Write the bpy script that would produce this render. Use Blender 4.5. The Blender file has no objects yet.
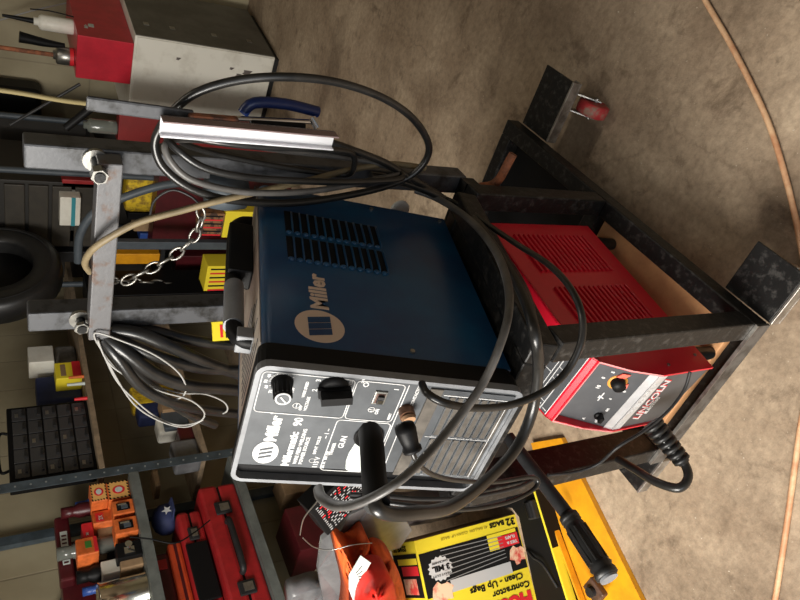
import bpy, bmesh, math, random
from mathutils import Vector, Matrix, Euler
rnd = random.Random(7)
scene = bpy.context.scene
COL = scene.collection
PI = math.pi

# ------------------------------------------------------------------ camera
F = 662.815
RV = Vector((0.6629473, -0.5383988, 0.14870067))
CAM = Vector((0.47177558, -0.46226823, 1.2829697))
_a = RV.length
Rm = Matrix.Rotation(_a, 3, RV.normalized()) @ Matrix(((0, 0, -1), (-1, 0, 0), (0, 1, 0)))   # world -> (right, down, forward)
cd = bpy.data.cameras.new('camera')
cam = bpy.data.objects.new('camera', cd)
COL.objects.link(cam)
cd.sensor_width = 36; cd.lens = F / 800 * 36; cd.clip_start = .02
Mx = Rm.transposed() @ Matrix(((1, 0, 0), (0, -1, 0), (0, 0, -1)))
cam.matrix_world = Matrix.Translation(CAM) @ Mx.to_4x4()
scene.camera = cam

def ray(u, v): return Rm.transposed() @ Vector(((u - 400) / F, (v - 300) / F, 1))
def ux(u, v, X): d = ray(u, v); return CAM + d * ((X - CAM.x) / d.x)
def uy(u, v, Y): d = ray(u, v); return CAM + d * ((Y - CAM.y) / d.y)
def uz(u, v, Z): d = ray(u, v); return CAM + d * ((Z - CAM.z) / d.z)

# ------------------------------------------------------------------ materials
_m = {}
def mat(name, col, rough=.6, metal=0., var=.0, scale=20., col2=None, thr=(.4, .6), bump=0., spec=.5, bscale=None, alpha=1, trans=0, det=6, emit=None):
    if name in _m: return _m[name]
    m = bpy.data.materials.new(name); m.use_nodes = True; _m[name] = m
    nt = m.node_tree; N = nt.nodes; L = nt.links
    b = N['Principled BSDF']
    b.inputs['Base Color'].default_value = (*col, 1)
    b.inputs['Roughness'].default_value = rough; b.inputs['Metallic'].default_value = metal
    b.inputs['Specular IOR Level'].default_value = spec
    b.inputs['Alpha'].default_value = alpha; b.inputs['Transmission Weight'].default_value = trans
    if col2 or var or bump:
        tc = N.new('ShaderNodeTexCoord')
        no = N.new('ShaderNodeTexNoise'); no.inputs['Scale'].default_value = scale; no.inputs['Detail'].default_value = det
        no.inputs['Roughness'].default_value = .65
        L.new(tc.outputs['Object'], no.inputs['Vector'])
        if col2 or var:
            cr = N.new('ShaderNodeValToRGB')
            c2 = col2 or tuple(max(0, c * (1 - var)) for c in col)
            cr.color_ramp.elements[0].position = thr[0]; cr.color_ramp.elements[0].color = (*c2, 1)
            cr.color_ramp.elements[1].position = thr[1]; cr.color_ramp.elements[1].color = (*col, 1)
            L.new(no.outputs['Fac'], cr.inputs['Fac']); L.new(cr.outputs['Color'], b.inputs['Base Color'])
        if bump:
            bp = N.new('ShaderNodeBump'); bp.inputs['Strength'].default_value = bump; bp.inputs['Distance'].default_value = .003
            n2 = no
            if bscale:
                n2 = N.new('ShaderNodeTexNoise'); n2.inputs['Scale'].default_value = bscale; n2.inputs['Detail'].default_value = 5
                L.new(tc.outputs['Object'], n2.inputs['Vector'])
            L.new(n2.outputs['Fac'], bp.inputs['Height']); L.new(bp.outputs['Normal'], b.inputs['Normal'])
    return m

BLACKSTEEL = mat('scratched_black_paint', (.009, .009, .009), .4, 0, scale=70, col2=(.042, .040, .038), thr=(.34, .48), bump=.25, spec=.3)
MASTSTEEL = mat('worn_grey_black_steel', (.070, .073, .080), .42, .2, scale=24, col2=(.018, .018, .018), thr=(.36, .50), bump=.2)
RUSTSTEEL = mat('rusty_edge_steel', (.12, .12, .125), .45, .3, scale=30, col2=(.10, .062, .045), thr=(.34, .46), bump=.3)
BARESTEEL = mat('bare_mill_steel', (.42, .40, .37), .38, .8, scale=30, col2=(.2, .18, .16), thr=(.35, .6))
RUST = mat('rust_orange', (.36, .12, .05), .8, 0, scale=40, col2=(.16, .06, .03))
CHROME = mat('polished_steel', (.8, .8, .82), .12, 1.)
ZINC = mat('zinc_plated', (.38, .37, .34), .35, .9, var=.3, scale=30)
RUBBER = mat('black_rubber', (.010, .010, .010), .45, 0, var=.4, scale=30, spec=.55)
CABLE = mat('black_cable_jacket', (.020, .019, .018), .3, 0, scale=16, col2=(.009, .009, .009), thr=(.4, .62), spec=.55, bump=.1)
GCABLE = mat('grey_ribbed_cable', (.11, .105, .10), .4, 0, var=.35, scale=25)
PLASTIC = mat('black_plastic', (.005, .005, .0055), .5, 0, spec=.18)
DARKP = mat('dark_charcoal_plastic', (.018, .018, .019), .5, 0, var=.3, scale=30, spec=.35)
BLUE = mat('deep_blue_enamel', (.005, .075, .17), .28, 0, scale=7, col2=(.01, .04, .115), thr=(.35, .65), spec=.5)
REDP = mat('red_enamel', (.66, .010, .03), .35, 0, scale=10, col2=(.58, .008, .025), thr=(.35, .65))
SILVERP = mat('silver_grey_paint', (.225, .235, .25), .4, .1, scale=22, col2=(.17, .175, .185), thr=(.35, .6))
PANELG = mat('grey_control_panel', (.10, .107, .116), .33, .1, scale=15, col2=(.066, .071, .078), thr=(.35, .65))
DUSTY = mat('dusty_vent_grey', (.10, .088, .074), .8, 0, scale=40, col2=(.05, .043, .036), thr=(.35, .6))
WHITE = mat('white_ink', (.58, .58, .58), .6)
CREAMI = mat('tan_ink', (.62, .47, .36), .6)
WPAPER = mat('white_paper', (.60, .66, .62), .6, var=.15, scale=30)
INKSHADE = mat('black_ink_and_shade', (.008, .008, .008), .7, spec=.15)  # print ink, also the painted shade in panel recess and louvre slots
WOOD = mat('bare_pine', (.66, .36, .16), .7, 0, scale=9, col2=(.42, .20, .09), thr=(.35, .65), bump=.1)
PLY = mat('plywood_edge', (.30, .22, .14), .8, 0, var=.35, scale=20)
SHELFM = mat('blue_grey_shelf_steel', (.075, .10, .12), .5, .2, scale=14, col2=(.05, .065, .075))
SHELFG = mat('grey_green_shelf_lip', (.15, .165, .155), .5, .1, var=.3, scale=14)
YEL = mat('yellow_plastic', (.80, .36, .01), .42, 0, scale=14, col2=(.66, .28, .01))
YELC = mat('yellow_card', (.82, .66, .03), .55)
REDI = mat('red_ink', (.7, .02, .03), .5)
ORANGE = mat('orange_card', (.75, .16, .03), .6, var=.3, scale=30)
ORCLOTH = mat('orange_cloth', (.80, .13, .02), .7, 0, scale=12, col2=(.5, .07, .01), bump=.3)
REDCL = mat('bright_red_cloth', (.8, .02, .01), .6, var=.2, scale=15)
GREYPL = mat('grey_film_plastic', (.17, .17, .175), .3, 0, scale=8, col2=(.10, .10, .105))
TAN = mat('cardboard', (.33, .21, .11), .8, var=.25, scale=20)
MAROON = mat('dark_red_paint', (.075, .006, .009), .4, 0, var=.3, scale=12)
REDTOOL = mat('red_tool_case', (.34, .012, .014), .5, 0, var=.25, scale=18)
ORTOOL = mat('orange_red_tool_case', (.55, .06, .015), .5, 0, var=.25, scale=18)
CREAMW = mat('off_white_enamel', (.74, .72, .64), .45, 0, scale=6, col2=(.55, .52, .44), thr=(.3, .5))
SHADEDW = mat('shaded_cabinet_side', (.13, .125, .105), .5, 0, scale=7, col2=(.09, .085, .07))
HOSE = mat('yellow_beige_hose', (.22, .17, .095), .55, 0, var=.25, scale=30)
EXTC = mat('faded_orange_cord', (.66, .42, .24), .6, 0, scale=20, col2=(.5, .24, .12))
NAVY = mat('navy_fabric', (.02, .03, .10), .7, var=.3)
BLUEI = mat('blue_paint', (.02, .06, .25), .4)
YBAG = mat('yellow_packaging', (.70, .48, .02), .5, 0, scale=25, col2=(.25, .15, .02), thr=(.4, .55))
GREYCL = mat('grey_cloth', (.30, .28, .25), .85, var=.4, scale=20)
GREENI = mat('green_ink', (.05, .20, .03), .6)
BGREY = mat('blue_grey_hose', (.065, .08, .095), .5, var=.2)
GLASS = mat('clear_bottle', (.25, .27, .24), .15, 0, trans=.5)
MIRB = mat('black_gloss', (.01, .01, .01), .15)

def floor_mat():
    m = bpy.data.materials.new('stained_concrete'); m.use_nodes = True
    nt = m.node_tree; N = nt.nodes; L = nt.links; b = N['Principled BSDF']
    tc = N.new('ShaderNodeTexCoord')
    def noise(s, d=8, r=.6, dist=0):
        n = N.new('ShaderNodeTexNoise'); n.inputs['Scale'].default_value = s; n.inputs['Detail'].default_value = d
        n.inputs['Roughness'].default_value = r; n.inputs['Distortion'].default_value = dist
        L.new(tc.outputs['Object'], n.inputs['Vector']); return n
    def ramp(src, p0, p1, c0, c1):
        r = N.new('ShaderNodeValToRGB'); e = r.color_ramp.elements
        e[0].position = p0; e[1].position = p1; e[0].color = (*c0, 1); e[1].color = (*c1, 1)
        L.new(src, r.inputs['Fac']); return r.outputs['Color']
    def mix(a, c, f, t='MULTIPLY'):
        x = N.new('ShaderNodeMixRGB'); x.blend_type = t
        if isinstance(f, float): x.inputs['Fac'].default_value = f
        else: L.new(f, x.inputs['Fac'])
        L.new(a, x.inputs['Color1']); L.new(c, x.inputs['Color2']); return x.outputs['Color']
    base = ramp(noise(3.2, 10, .62).outputs['Fac'], .36, .64, (.30, .225, .155), (.47, .375, .27))
    fine = ramp(noise(55, 6, .7).outputs['Fac'], .35, .65, (.72, .70, .68), (1.12, 1.1, 1.08))
    c = mix(base, fine, .9)
    st = ramp(noise(2.1, 6, .55, .6).outputs['Fac'], .38, .50, (.50, .47, .45), (1, 1, 1)); c = mix(c, st, .7)
    st2 = ramp(noise(9, 8, .7, .3).outputs['Fac'], .34, .45, (.45, .42, .40), (1, 1, 1)); c = mix(c, st2, .7)
    sp = ramp(noise(130, 3, .5).outputs['Fac'], .70, .76, (0, 0, 0), (1, 1, 1))
    w = N.new('ShaderNodeRGB'); w.outputs[0].default_value = (.55, .48, .38, 1); c = mix(c, w.outputs[0], sp, 'MIX')
    vo = N.new('ShaderNodeTexVoronoi'); vo.feature = 'DISTANCE_TO_EDGE'; vo.inputs['Scale'].default_value = 1.15
    nv = noise(5, 6, .7); mm = N.new('ShaderNodeMixRGB'); mm.blend_type = 'ADD'; mm.inputs['Fac'].default_value = .14
    L.new(tc.outputs['Object'], mm.inputs['Color1']); L.new(nv.outputs['Color'], mm.inputs['Color2']); L.new(mm.outputs['Color'], vo.inputs['Vector'])
    cr = ramp(vo.outputs['Distance'], .002, .006, (.35, .32, .3), (1, 1, 1)); c = mix(c, cr, .28)
    L.new(c, b.inputs['Base Color']); b.inputs['Roughness'].default_value = .62; b.inputs['Specular IOR Level'].default_value = .35
    bp = N.new('ShaderNodeBump'); bp.inputs['Strength'].default_value = .4; bp.inputs['Distance'].default_value = .004
    L.new(noise(70, 6, .7).outputs['Fac'], bp.inputs['Height']); L.new(bp.outputs['Normal'], b.inputs['Normal'])
    return m

def block_mat():
    m = bpy.data.materials.new('painted_block_wall'); m.use_nodes = True
    nt = m.node_tree; N = nt.nodes; L = nt.links; b = N['Principled BSDF']
    tc = N.new('ShaderNodeTexCoord'); sep = N.new('ShaderNodeSeparateXYZ'); com = N.new('ShaderNodeCombineXYZ')
    L.new(tc.outputs['Object'], sep.inputs[0])
    ad = N.new('ShaderNodeMath'); ad.operation = 'ADD'; L.new(sep.outputs['X'], ad.inputs[0]); L.new(sep.outputs['Y'], ad.inputs[1])
    L.new(ad.outputs[0], com.inputs['X']); L.new(sep.outputs['Z'], com.inputs['Y'])
    br = N.new('ShaderNodeTexBrick'); br.offset = 0.0
    br.inputs['Scale'].default_value = 1; br.inputs['Brick Width'].default_value = .2; br.inputs['Row Height'].default_value = .8
    br.inputs['Mortar Size'].default_value = .004; br.inputs['Mortar Smooth'].default_value = .4
    br.inputs['Color1'].default_value = (.36, .31, .20, 1); br.inputs['Color2'].default_value = (.33, .285, .185, 1); br.inputs['Mortar'].default_value = (.29, .245, .16, 1)
    L.new(com.outputs[0], br.inputs['Vector'])
    no = N.new('ShaderNodeTexNoise'); no.inputs['Scale'].default_value = 3; no.inputs['Detail'].default_value = 6; L.new(tc.outputs['Object'], no.inputs['Vector'])
    r = N.new('ShaderNodeValToRGB'); r.color_ramp.elements[0].position = .35; r.color_ramp.elements[0].color = (.72, .70, .66, 1); r.color_ramp.elements[1].position = .6
    L.new(no.outputs['Fac'], r.inputs['Fac'])
    mx = N.new('ShaderNodeMixRGB'); mx.blend_type = 'MULTIPLY'; mx.inputs['Fac'].default_value = 1
    L.new(br.outputs['Color'], mx.inputs['Color1']); L.new(r.outputs['Color'], mx.inputs['Color2']); L.new(mx.outputs['Color'], b.inputs['Base Color'])
    b.inputs['Roughness'].default_value = .75
    bp = N.new('ShaderNodeBump'); bp.inputs['Strength'].default_value = .5; bp.inputs['Distance'].default_value = .004
    L.new(br.outputs['Fac'], bp.inputs['Height']); bp.invert = True; L.new(bp.outputs['Normal'], b.inputs['Normal'])
    return m
FLOORM = floor_mat(); BLOCKM = block_mat()

# ------------------------------------------------------------------ mesh builder
def smooth_path(pts, n=8, closed=False):
    P = [Vector(p) for p in pts]; out = []
    m = len(P); rng = range(m if closed else m - 1)
    for i in rng:
        if closed: a, b, c, d = P[(i - 1) % m], P[i], P[(i + 1) % m], P[(i + 2) % m]
        else: a, b, c, d = P[max(i - 1, 0)], P[i], P[i + 1], P[min(i + 2, m - 1)]
        for k in range(n):
            t = k / n
            out.append(.5 * ((2 * b) + (c - a) * t + (2 * a - 5 * b + 4 * c - d) * t * t + (3 * b - a - 3 * c + d) * t ** 3))
    if not closed: out.append(P[-1])
    return out

class MB:
    def __init__(s): s.v = []; s.f = []; s.mi = []; s.sm = []; s.mats = []
    def mid(s, m):
        if m not in s.mats: s.mats.append(m)
        return s.mats.index(m)
    def add(s, vs, fs, m, M=None, sm=False):
        o = len(s.v); k = s.mid(m)
        s.v += [tuple(M @ Vector(v)) if M is not None else tuple(v) for v in vs]
        s.f += [tuple(i + o for i in f) for f in fs]; s.mi += [k] * len(fs); s.sm += [sm] * len(fs); return s
    def box(s, x0, x1, y0, y1, z0, z1, m, M=None, bev=0.0):
        b = bmesh.new(); bmesh.ops.create_cube(b, size=1)
        for v in b.verts: v.co = Vector((x0 + (v.co.x + .5) * (x1 - x0), y0 + (v.co.y + .5) * (y1 - y0), z0 + (v.co.z + .5) * (z1 - z0)))
        if bev: bmesh.ops.bevel(b, geom=b.edges[:], offset=bev, segments=2, affect='EDGES', profile=.5)
        return s.addbm(b, m, M)
    def addbm(s, b, m, M=None, sm=False):
        b.verts.index_update(); s.add([v.co[:] for v in b.verts], [[v.index for v in f.verts] for f in b.faces], m, M, sm); b.free(); return s
    def beam(s, p, q, w, h, m, up=(0, 0, 1), bev=.003):
        p, q = Vector(p), Vector(q); d = (q - p); L = d.length; d.normalize(); up = Vector(up)
        x = d.cross(up).normalized(); z = x.cross(d)
        M = Matrix(((x.x, d.x, z.x, p.x), (x.y, d.y, z.y, p.y), (x.z, d.z, z.z, p.z), (0, 0, 0, 1)))
        return s.box(-w / 2, w / 2, 0, L, -h / 2, h / 2, m, M, bev)
    def cyl(s, p, q, r0, m, r1=None, n=20, caps=True, sm=True):
        p, q = Vector(p), Vector(q); r1 = r0 if r1 is None else r1
        d = (q - p).normalized(); a = d.orthogonal().normalized(); b = d.cross(a)
        vs = []; 
        for c, r in ((p, r0), (q, r1)):
            for k in range(n): t = 2 * PI * k / n; vs.append(c + a * (r * math.cos(t)) + b * (r * math.sin(t)))
        s.add(vs, [(k, (k + 1) % n, n + (k + 1) % n, n + k) for k in range(n)], m, None, sm)
        if caps: s.add(vs, [tuple(range(n))[::-1], tuple(range(n, 2 * n))], m)
        return s
    def tube(s, pts, r, m, n=10, sub=8, closed=False, prof=None, flat=1.0):
        P = smooth_path(pts, sub, closed) if sub > 1 else [Vector(p) for p in pts]
        cnt = len(P); vs = []
        T = []
        for i in range(cnt):
            a = P[(i - 1) % cnt] if closed else P[max(i - 1, 0)]; b = P[(i + 1) % cnt] if closed else P[min(i + 1, cnt - 1)]
            T.append((b - a).normalized() if (b - a).length > 1e-9 else Vector((0, 0, 1)))
        nrm = T[0].orthogonal().normalized()
        for i in range(cnt):
            nrm = (nrm - T[i] * nrm.dot(T[i]));
            nrm = nrm.normalized() if nrm.length > 1e-6 else T[i].orthogonal().normalized()
            bi = T[i].cross(nrm); rr = r * (prof(i / (cnt - 1)) if prof else 1)
            for k in range(n): t = 2 * PI * k / n; vs.append(P[i] + nrm * (rr * math.cos(t)) + bi * (rr * flat * math.sin(t)))
        fs = []
        for i in range(cnt if closed else cnt - 1):
            j = (i + 1) % cnt
            for k in range(n): fs.append((i * n + k, i * n + (k + 1) % n, j * n + (k + 1) % n, j * n + k))
        s.add(vs, fs, m, None, True)
        if not closed: s.add(vs[:n] + vs[-n:], [tuple(range(n))[::-1], tuple(range(n, 2 * n))], m)
        return s
    def lathe(s, prof, m, M=None, n=24):
        vs = []; k = len(prof)
        for i in range(n):
            t = 2 * PI * i / n
            for r, z in prof: vs.append((r * math.cos(t), r * math.sin(t), z))
        fs = [(i * k + j, ((i + 1) % n) * k + j, ((i + 1) % n) * k + j + 1, i * k + j + 1) for i in range(n) for j in range(k - 1)]
        return s.add(vs, fs, m, M, True)
    def prism(s, poly, ex, m, M=None):
        n = len(poly); ex = Vector(ex); vs = [Vector(p) for p in poly] + [Vector(p) + ex for p in poly]
        fs = [tuple(range(n)), tuple(range(n, 2 * n))[::-1]] + [(i, n + i, n + (i + 1) % n, (i + 1) % n) for i in range(n)]
        return s.add(vs, fs, m, M)
    def ring(s, a, b, ex, m, M=None):      # frame between outer loop a and inner loop b, extruded by ex
        n = len(a); ex = Vector(ex); A = [Vector(p) for p in a]; B = [Vector(p) for p in b]
        vs = A + B + [p + ex for p in A] + [p + ex for p in B]; fs = []
        for i in range(n):
            j = (i + 1) % n
            fs += [(i, j, n + j, n + i), (2 * n + i, 3 * n + i, 3 * n + j, 2 * n + j), (i, 2 * n + i, 2 * n + j, j), (n + i, n + j, 3 * n + j, 3 * n + i)]
        return s.add(vs, fs, m, M)
    def line(s, pts, w, m, closed=False, nrm=(0, -1, 0), h=.0006):   # thin printed stroke lying on a plane
        P = [Vector(p) for p in pts]; nn = Vector(nrm)
        if closed: P.append(P[0])
        for a, b in zip(P[:-1], P[1:]):
            d = (b - a)
            if d.length < 1e-6: continue
            d.normalize(); sd = d.cross(nn).normalized() * (w / 2); a2 = a - d * w * .4; b2 = b + d * w * .4
            s.prism([a2 - sd, b2 - sd, b2 + sd, a2 + sd], nn * h, m)
        return s
    def text(s, txt, size, m, M, ex=.0003, bold=0., sx=1.0, align='LEFT', shear=0):
        c = bpy.data.curves.new('lettering', 'FONT'); c.body = txt; c.size = size; c.extrude = ex; c.offset = bold; c.align_x = align; c.shear = shear
        c.resolution_u = 2
        o = bpy.data.objects.new('lettering', c)
        me = bpy.data.meshes.new_from_object(o)
        s.add([(v.co.x * sx, v.co.y, v.co.z) for v in me.vertices], [tuple(p.vertices) for p in me.polygons], m, M)
        bpy.data.objects.remove(o); bpy.data.curves.remove(c); bpy.data.meshes.remove(me); return s
    def build(s, name, parent=None):
        me = bpy.data.meshes.new(name); me.from_pydata([tuple(v) for v in s.v], [], s.f)
        for m in s.mats: me.materials.append(m)
        me.polygons.foreach_set('material_index', s.mi); me.polygons.foreach_set('use_smooth', s.sm)
        b = bmesh.new(); b.from_mesh(me); bmesh.ops.recalc_face_normals(b, faces=b.faces); b.to_mesh(me); b.free(); me.update()
        o = bpy.data.objects.new(name, me); COL.objects.link(o)
        if parent: o.parent = parent
        return o

def tag(o, label, cat, group=None, kind=None):
    o['label'] = label; o['category'] = cat
    if group: o['group'] = group
    if kind: o['kind'] = kind
    return o
def thing(name, label, cat, loc=(0, 0, 0), rot=(0, 0, 0), group=None):
    o = bpy.data.objects.new(name, None); COL.objects.link(o); o.location = loc; o.rotation_euler = rot
    o.empty_display_size = .05
    return tag(o, label, cat, group)
def solo(name, mb, label, cat, loc=(0, 0, 0), rot=(0, 0, 0), group=None):
    o = mb.build(name); o.location = loc; o.rotation_euler = rot; return tag(o, label, cat, group)
def struct(name, mb): o = mb.build(name); o['kind'] = 'structure'; return o
def frame(O, ex, ey, ez): return Matrix(((ex[0], ey[0], ez[0], O[0]), (ex[1], ey[1], ez[1], O[1]), (ex[2], ey[2], ez[2], O[2]), (0, 0, 0, 1)))
def rr(x0, x1, z0, z1, r, y=0., n=4):
    out = []
    for cx, cz, a0 in ((x1 - r, z1 - r, 0), (x0 + r, z1 - r, 90), (x0 + r, z0 + r, 180), (x1 - r, z0 + r, 270)):
        for k in range(n + 1): a = math.radians(a0 + 90 * k / n); out.append((cx + r * math.cos(a), y, cz + r * math.sin(a)))
    return out
def FR(x, y, z): return frame((x, y, z), (1, 0, 0), (0, 0, 1), (0, -1, 0))     # text on a face that looks to -y
def SR(x, y, z): return frame((x, y, z), (0, 1, 0), (0, 0, 1), (1, 0, 0))      # text on a face that looks to +x

# ------------------------------------------------------------------ room
WX, BY = -2.16, 3.42
b = MB(); b.box(WX - .1, 4.1, -3.2, BY + .1, -.1, 0, FLOORM); struct('floor', b)
b = MB(); b.box(WX - .12, WX, -3.2, BY + .12, 0, 2.8, BLOCKM); struct('wall_left', b)
b = MB(); b.box(WX, 4.0, BY, BY + .12, 0, 2.8, BLOCKM); struct('wall_back', b)
b = MB(); b.box(4.0, 4.12, -3.2, BY + .12, 0, 2.8, BLOCKM); struct('wall_right', b)
b = MB(); b.box(WX - .12, 4.12, -3.2, BY + .12, 2.8, 2.9, mat('ceiling_board', (.35, .33, .30), .8, var=.2, scale=4)); struct('ceiling', b)

# ------------------------------------------------------------------ welding cart
t = .038; W = .366; WM = .335; YR = .406; YM = .469; D = .80; TOP = .17; PIT = -.277
cart = thing('welding_cart', 'black square-tube welding cart on plate feet carrying two welding machines', 'cart')
def cpart(name, fn, label=None, parent=cart):
    mb = MB(); fn(mb); o = mb.build(name, parent)
    if label: o['label'] = label
    return o
zc = TOP - t / 2
cpart('base_rail', lambda b: b.beam((-t / 2, 0, zc), (-t / 2, D, zc), t, t, BLACKSTEEL))
cpart('base_rail', lambda b: b.beam((-W + t / 2, 0, zc), (-W + t / 2, D, zc), t, t, BLACKSTEEL))
def fa(b):
    b.box(-W, -.0, -.006, .0, TOP - t, TOP, mat('worn_front_steel', (.14, .135, .13), .4, .4, scale=40, col2=(.05, .045, .04), thr=(.35, .55), bump=.3), bev=.001); b.box(-W, 0, -.0062, .0002, TOP - .0012, TOP + .0004, BARESTEEL)
    b.box(-W + t, -t, 0, .034, TOP - t, TOP - t + .005, BLACKSTEEL, bev=.001)
cpart('base_angle', fa, 'worn grey angle iron across the front of the base')
cpart('base_rail', lambda b: b.beam((-W + t, D - t / 2, zc), (-t, D - t / 2, zc), t, t, BLACKSTEEL))
cpart('base_rail', lambda b: b.beam((-W + t, YR + t / 2, zc), (-t, YR + t / 2, zc), t, t, BLACKSTEEL))
cpart('gas_bottle_plate', lambda b: b.box(-W + t, -t, YR + t, D - t, TOP - t, TOP - t + .004, PLASTIC))
SZ = lambda y: .6755 - .283 * y
cpart('front_post', lambda b: b.box(-t, 0, 0, t, TOP, SZ(t) - t, BLACKSTEEL, bev=.003))
cpart('front_post', lambda b: b.box(-W, -W + t, 0, .060, TOP, SZ(t) - t, BLACKSTEEL, bev=.003))
cpart('rear_post', lambda b: b.box(-t, 0, YR, YR + t, TOP, SZ(YR) - t - .008, BLACKSTEEL, bev=.003))
cpart('rear_post', lambda b: b.box(-W, -W + t, YR, YR + t, TOP, SZ(YR) - t - .008, BLACKSTEEL, bev=.003))
def sp(x, y, dz=0): return (x, y, SZ(y) - t / 2 * 1.04 + dz)
upn = (0, .272, .962)
cpart('shelf_rail', lambda b: b.beam(sp(-t / 2, 0), sp(-t / 2, .405), t, t, BLACKSTEEL, upn))
cpart('shelf_rail', lambda b: b.beam(sp(-W + t / 2, 0), sp(-W + t / 2, .405), t, t, BLACKSTEEL, upn))
cpart('shelf_rail', lambda b: b.beam(sp(-W + t, t / 2), sp(-t, t / 2), t, t, BLACKSTEEL, upn), 'front shelf rail with a bare steel end')
cpart('shelf_rail', lambda b: b.beam(sp(-W + t, .405 - t / 2), sp(-t, .405 - t / 2), t, t, BLACKSTEEL, upn))
cpart('shelf_plate', lambda b: b.prism([(-W + t, t, SZ(t) - .004), (-t, t, SZ(t) - .004), (-t, .39, SZ(.39) - .004), (-W + t, .39, SZ(.39) - .004)], (0, 0, -.003), BLACKSTEEL))
# masts
ZT = 1.071 + .17
cpart('mast', lambda b: (b.box(-t, 0, YM, YM + t, .50, ZT + .003, MASTSTEEL, bev=.003)), 'right mast tube, grey worn face')
cpart('mast', lambda b: (b.box(-WM, -WM + t, YM, YM + t, .50, ZT, MASTSTEEL, bev=.003)), 'left mast tube')
cpart('mast_bracket', lambda b: b.box(-WM + .002, -.002, .4445, YM, .485, .515, BLACKSTEEL))
ZB = .95 + .17
cpart('mast_crossbar', lambda b: b.box(-WM + .004, -.004, YM - .034, YM - .001, ZB + .003, ZB + .036, RUSTSTEEL, bev=.002), 'scratched crossbar with rust-brown edges')
def bolt(x, z, L):
    def f(b):
        b.cyl((x, YM, z), (x, YM - .006, z), .017, ZINC)
        b.cyl((x, YM - .006, z), (x, YM - .006 - L, z), .0075, BLACKSTEEL)
        b.cyl((x, YM - .006 - L * .62, z), (x, YM - .006 - L + .003, z), .0115, ZINC, n=6, sm=False)
    return f
_p = uy(95, 159, YM); cpart('bolt', bolt(_p.x, _p.z, .05)); _p = uy(80, 318, YM); cpart('bolt', bolt(_p.x, _p.z, .026))
cpart('cable_hook', lambda b: b.tube([uy(480, 187, YM + .01), uy(492, 185, YM + .01), uy(500, 178, YM + .005), uy(506, 167, YM), uy(513, 154, YM)], .009, RUST, n=10), 'rusty bent bar hook at the mast foot')
# caster plates and casters
def foot(x0, y0, sx, tr=.008, ln=.103):
    xa, xb = (x0, x0 + sx * ln); xa, xb = min(xa, xb), max(xa, xb)
    z = TOP - t
    pl = cpart('caster_plate', lambda b: b.box(xa, xb, y0, y0 + .102, z - .006, z - .0005, BLACKSTEEL, bev=.001))
    cpart('plate_lip', lambda b: (b.box(xa, xb, y0 - .006, y0 - .0005, z - .024, z, BARESTEEL, bev=.001), b.box(xa, xb, y0 - .006, y0 + .02, z - .028, z - .024, BARESTEEL, bev=.001)), 'bright bare steel front lip', pl)
    cx, cy = (xa + xb) / 2 + (ln - .103) * .5, y0 + .051
    cs = cpart('caster', lambda b: (b.box(cx - .035, cx + .035, cy - .035, cy + .035, z - .012, z - .0065, ZINC), b.cyl((cx, cy, z - .012), (cx, cy, z - .030), .026, ZINC), b.prism([(cx - .022, cy - .02, z - .028), (cx - .022, cy + .02, z - .028), (cx - .022, cy + tr + .012, z - .10), (cx - .022, cy + tr - .012, z - .10)], (.003, 0, 0), ZINC), b.prism([(cx + .019, cy - .02, z - .028), (cx + .019, cy + .02, z - .028), (cx + .019, cy + tr + .012, z - .10), (cx + .019, cy + tr - .012, z - .10)], (.003, 0, 0), ZINC), b.box(cx - .022, cx + .022, cy - .02, cy + .032, z - .032, z - .028, ZINC)))
    def wh(b):
        M = frame((cx, cy + tr, .0385), (0, 1, 0), (0, 0, 1), (1, 0, 0))
        b.lathe([(.006, -.016), (.026, -.015), (.030, -.016), (.0375, -.013), (.0385, 0), (.0375, .013), (.030, .016), (.026, .015), (.006, .016)], mat('red_wheel', (.5, .035, .04), .6, 0, scale=30, col2=(.3, .2, .15), thr=(.4, .55)), M)
        b.cyl((cx - .026, cy + tr, .0385), (cx + .026, cy + tr, .0385), .006, ZINC)
    cpart('caster_wheel', wh, 'scuffed red caster wheel', cs)
foot(.0005, 0.0, 1); foot(.0015, .684, 1, -.058, .150); foot(-W - .0005, 0.0, -1); foot(-W - .0005, .686, -1)
# pull handle
hb = cpart('pull_handle', lambda b: (b.cyl(ux(508, 437, -.300), ux(570, 518, -.300), .0115, DARKP),), 'dark steel handle bar reaching forward from left post')
def grip(b):
    p = ux(567, 514, -.300); q = ux(608, 577, -.300); d = (q - p)
    pr = [(.0, .0125), (.03, .016), (.10, .0165), (.11, .0145), (.14, .0165), (.16, .0145), (.2, .016), (.55, .0175), (.8, .0165), (.84, .019), (.88, .0165), (.92, .0185), (.985, .0185), (1, .015)]
    a = d.normalized(); x = a.orthogonal().normalized(); y = a.cross(x); L = d.length
    b.lathe([(r, s_ * L) for s_, r in pr], RUBBER, frame(p, x, y, a))
    for k in range(10):
        an = 2 * PI * k / 10; o = x * math.cos(an) * .0165 + y * math.sin(an) * .0165
        b.cyl(p + a * L * .25 + o, p + a * L * .78 + o, .0022, RUBBER, n=6)
    b.cyl(q, q + a * .004, .0145, SILVERP)
cpart('rubber_grip', grip, 'ribbed black rubber grip with grey end', hb)

# wooden board on the base
b = MB(); b.box(-.325, -.0400, .030, .395, TOP - t + .0055, TOP - .012, WOOD, bev=.002)
solo('wooden_board', b, 'bare pine board lying in cart base beneath the red welding machine', 'board')

# ------------------------------------------------------------------ blue welding machine
wm = thing('welding_machine', 'blue welding machine with silver-grey front, tilted back on the upper shelf', 'welding machine', (-.0557, -.03, .6845), (PIT, 0, 0))
w, h, dep = .2122, .356, .455
def wp(name, mb, label=None, parent=wm):
    o = mb.build(name, parent)
    if label: o['label'] = label
    return o
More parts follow.
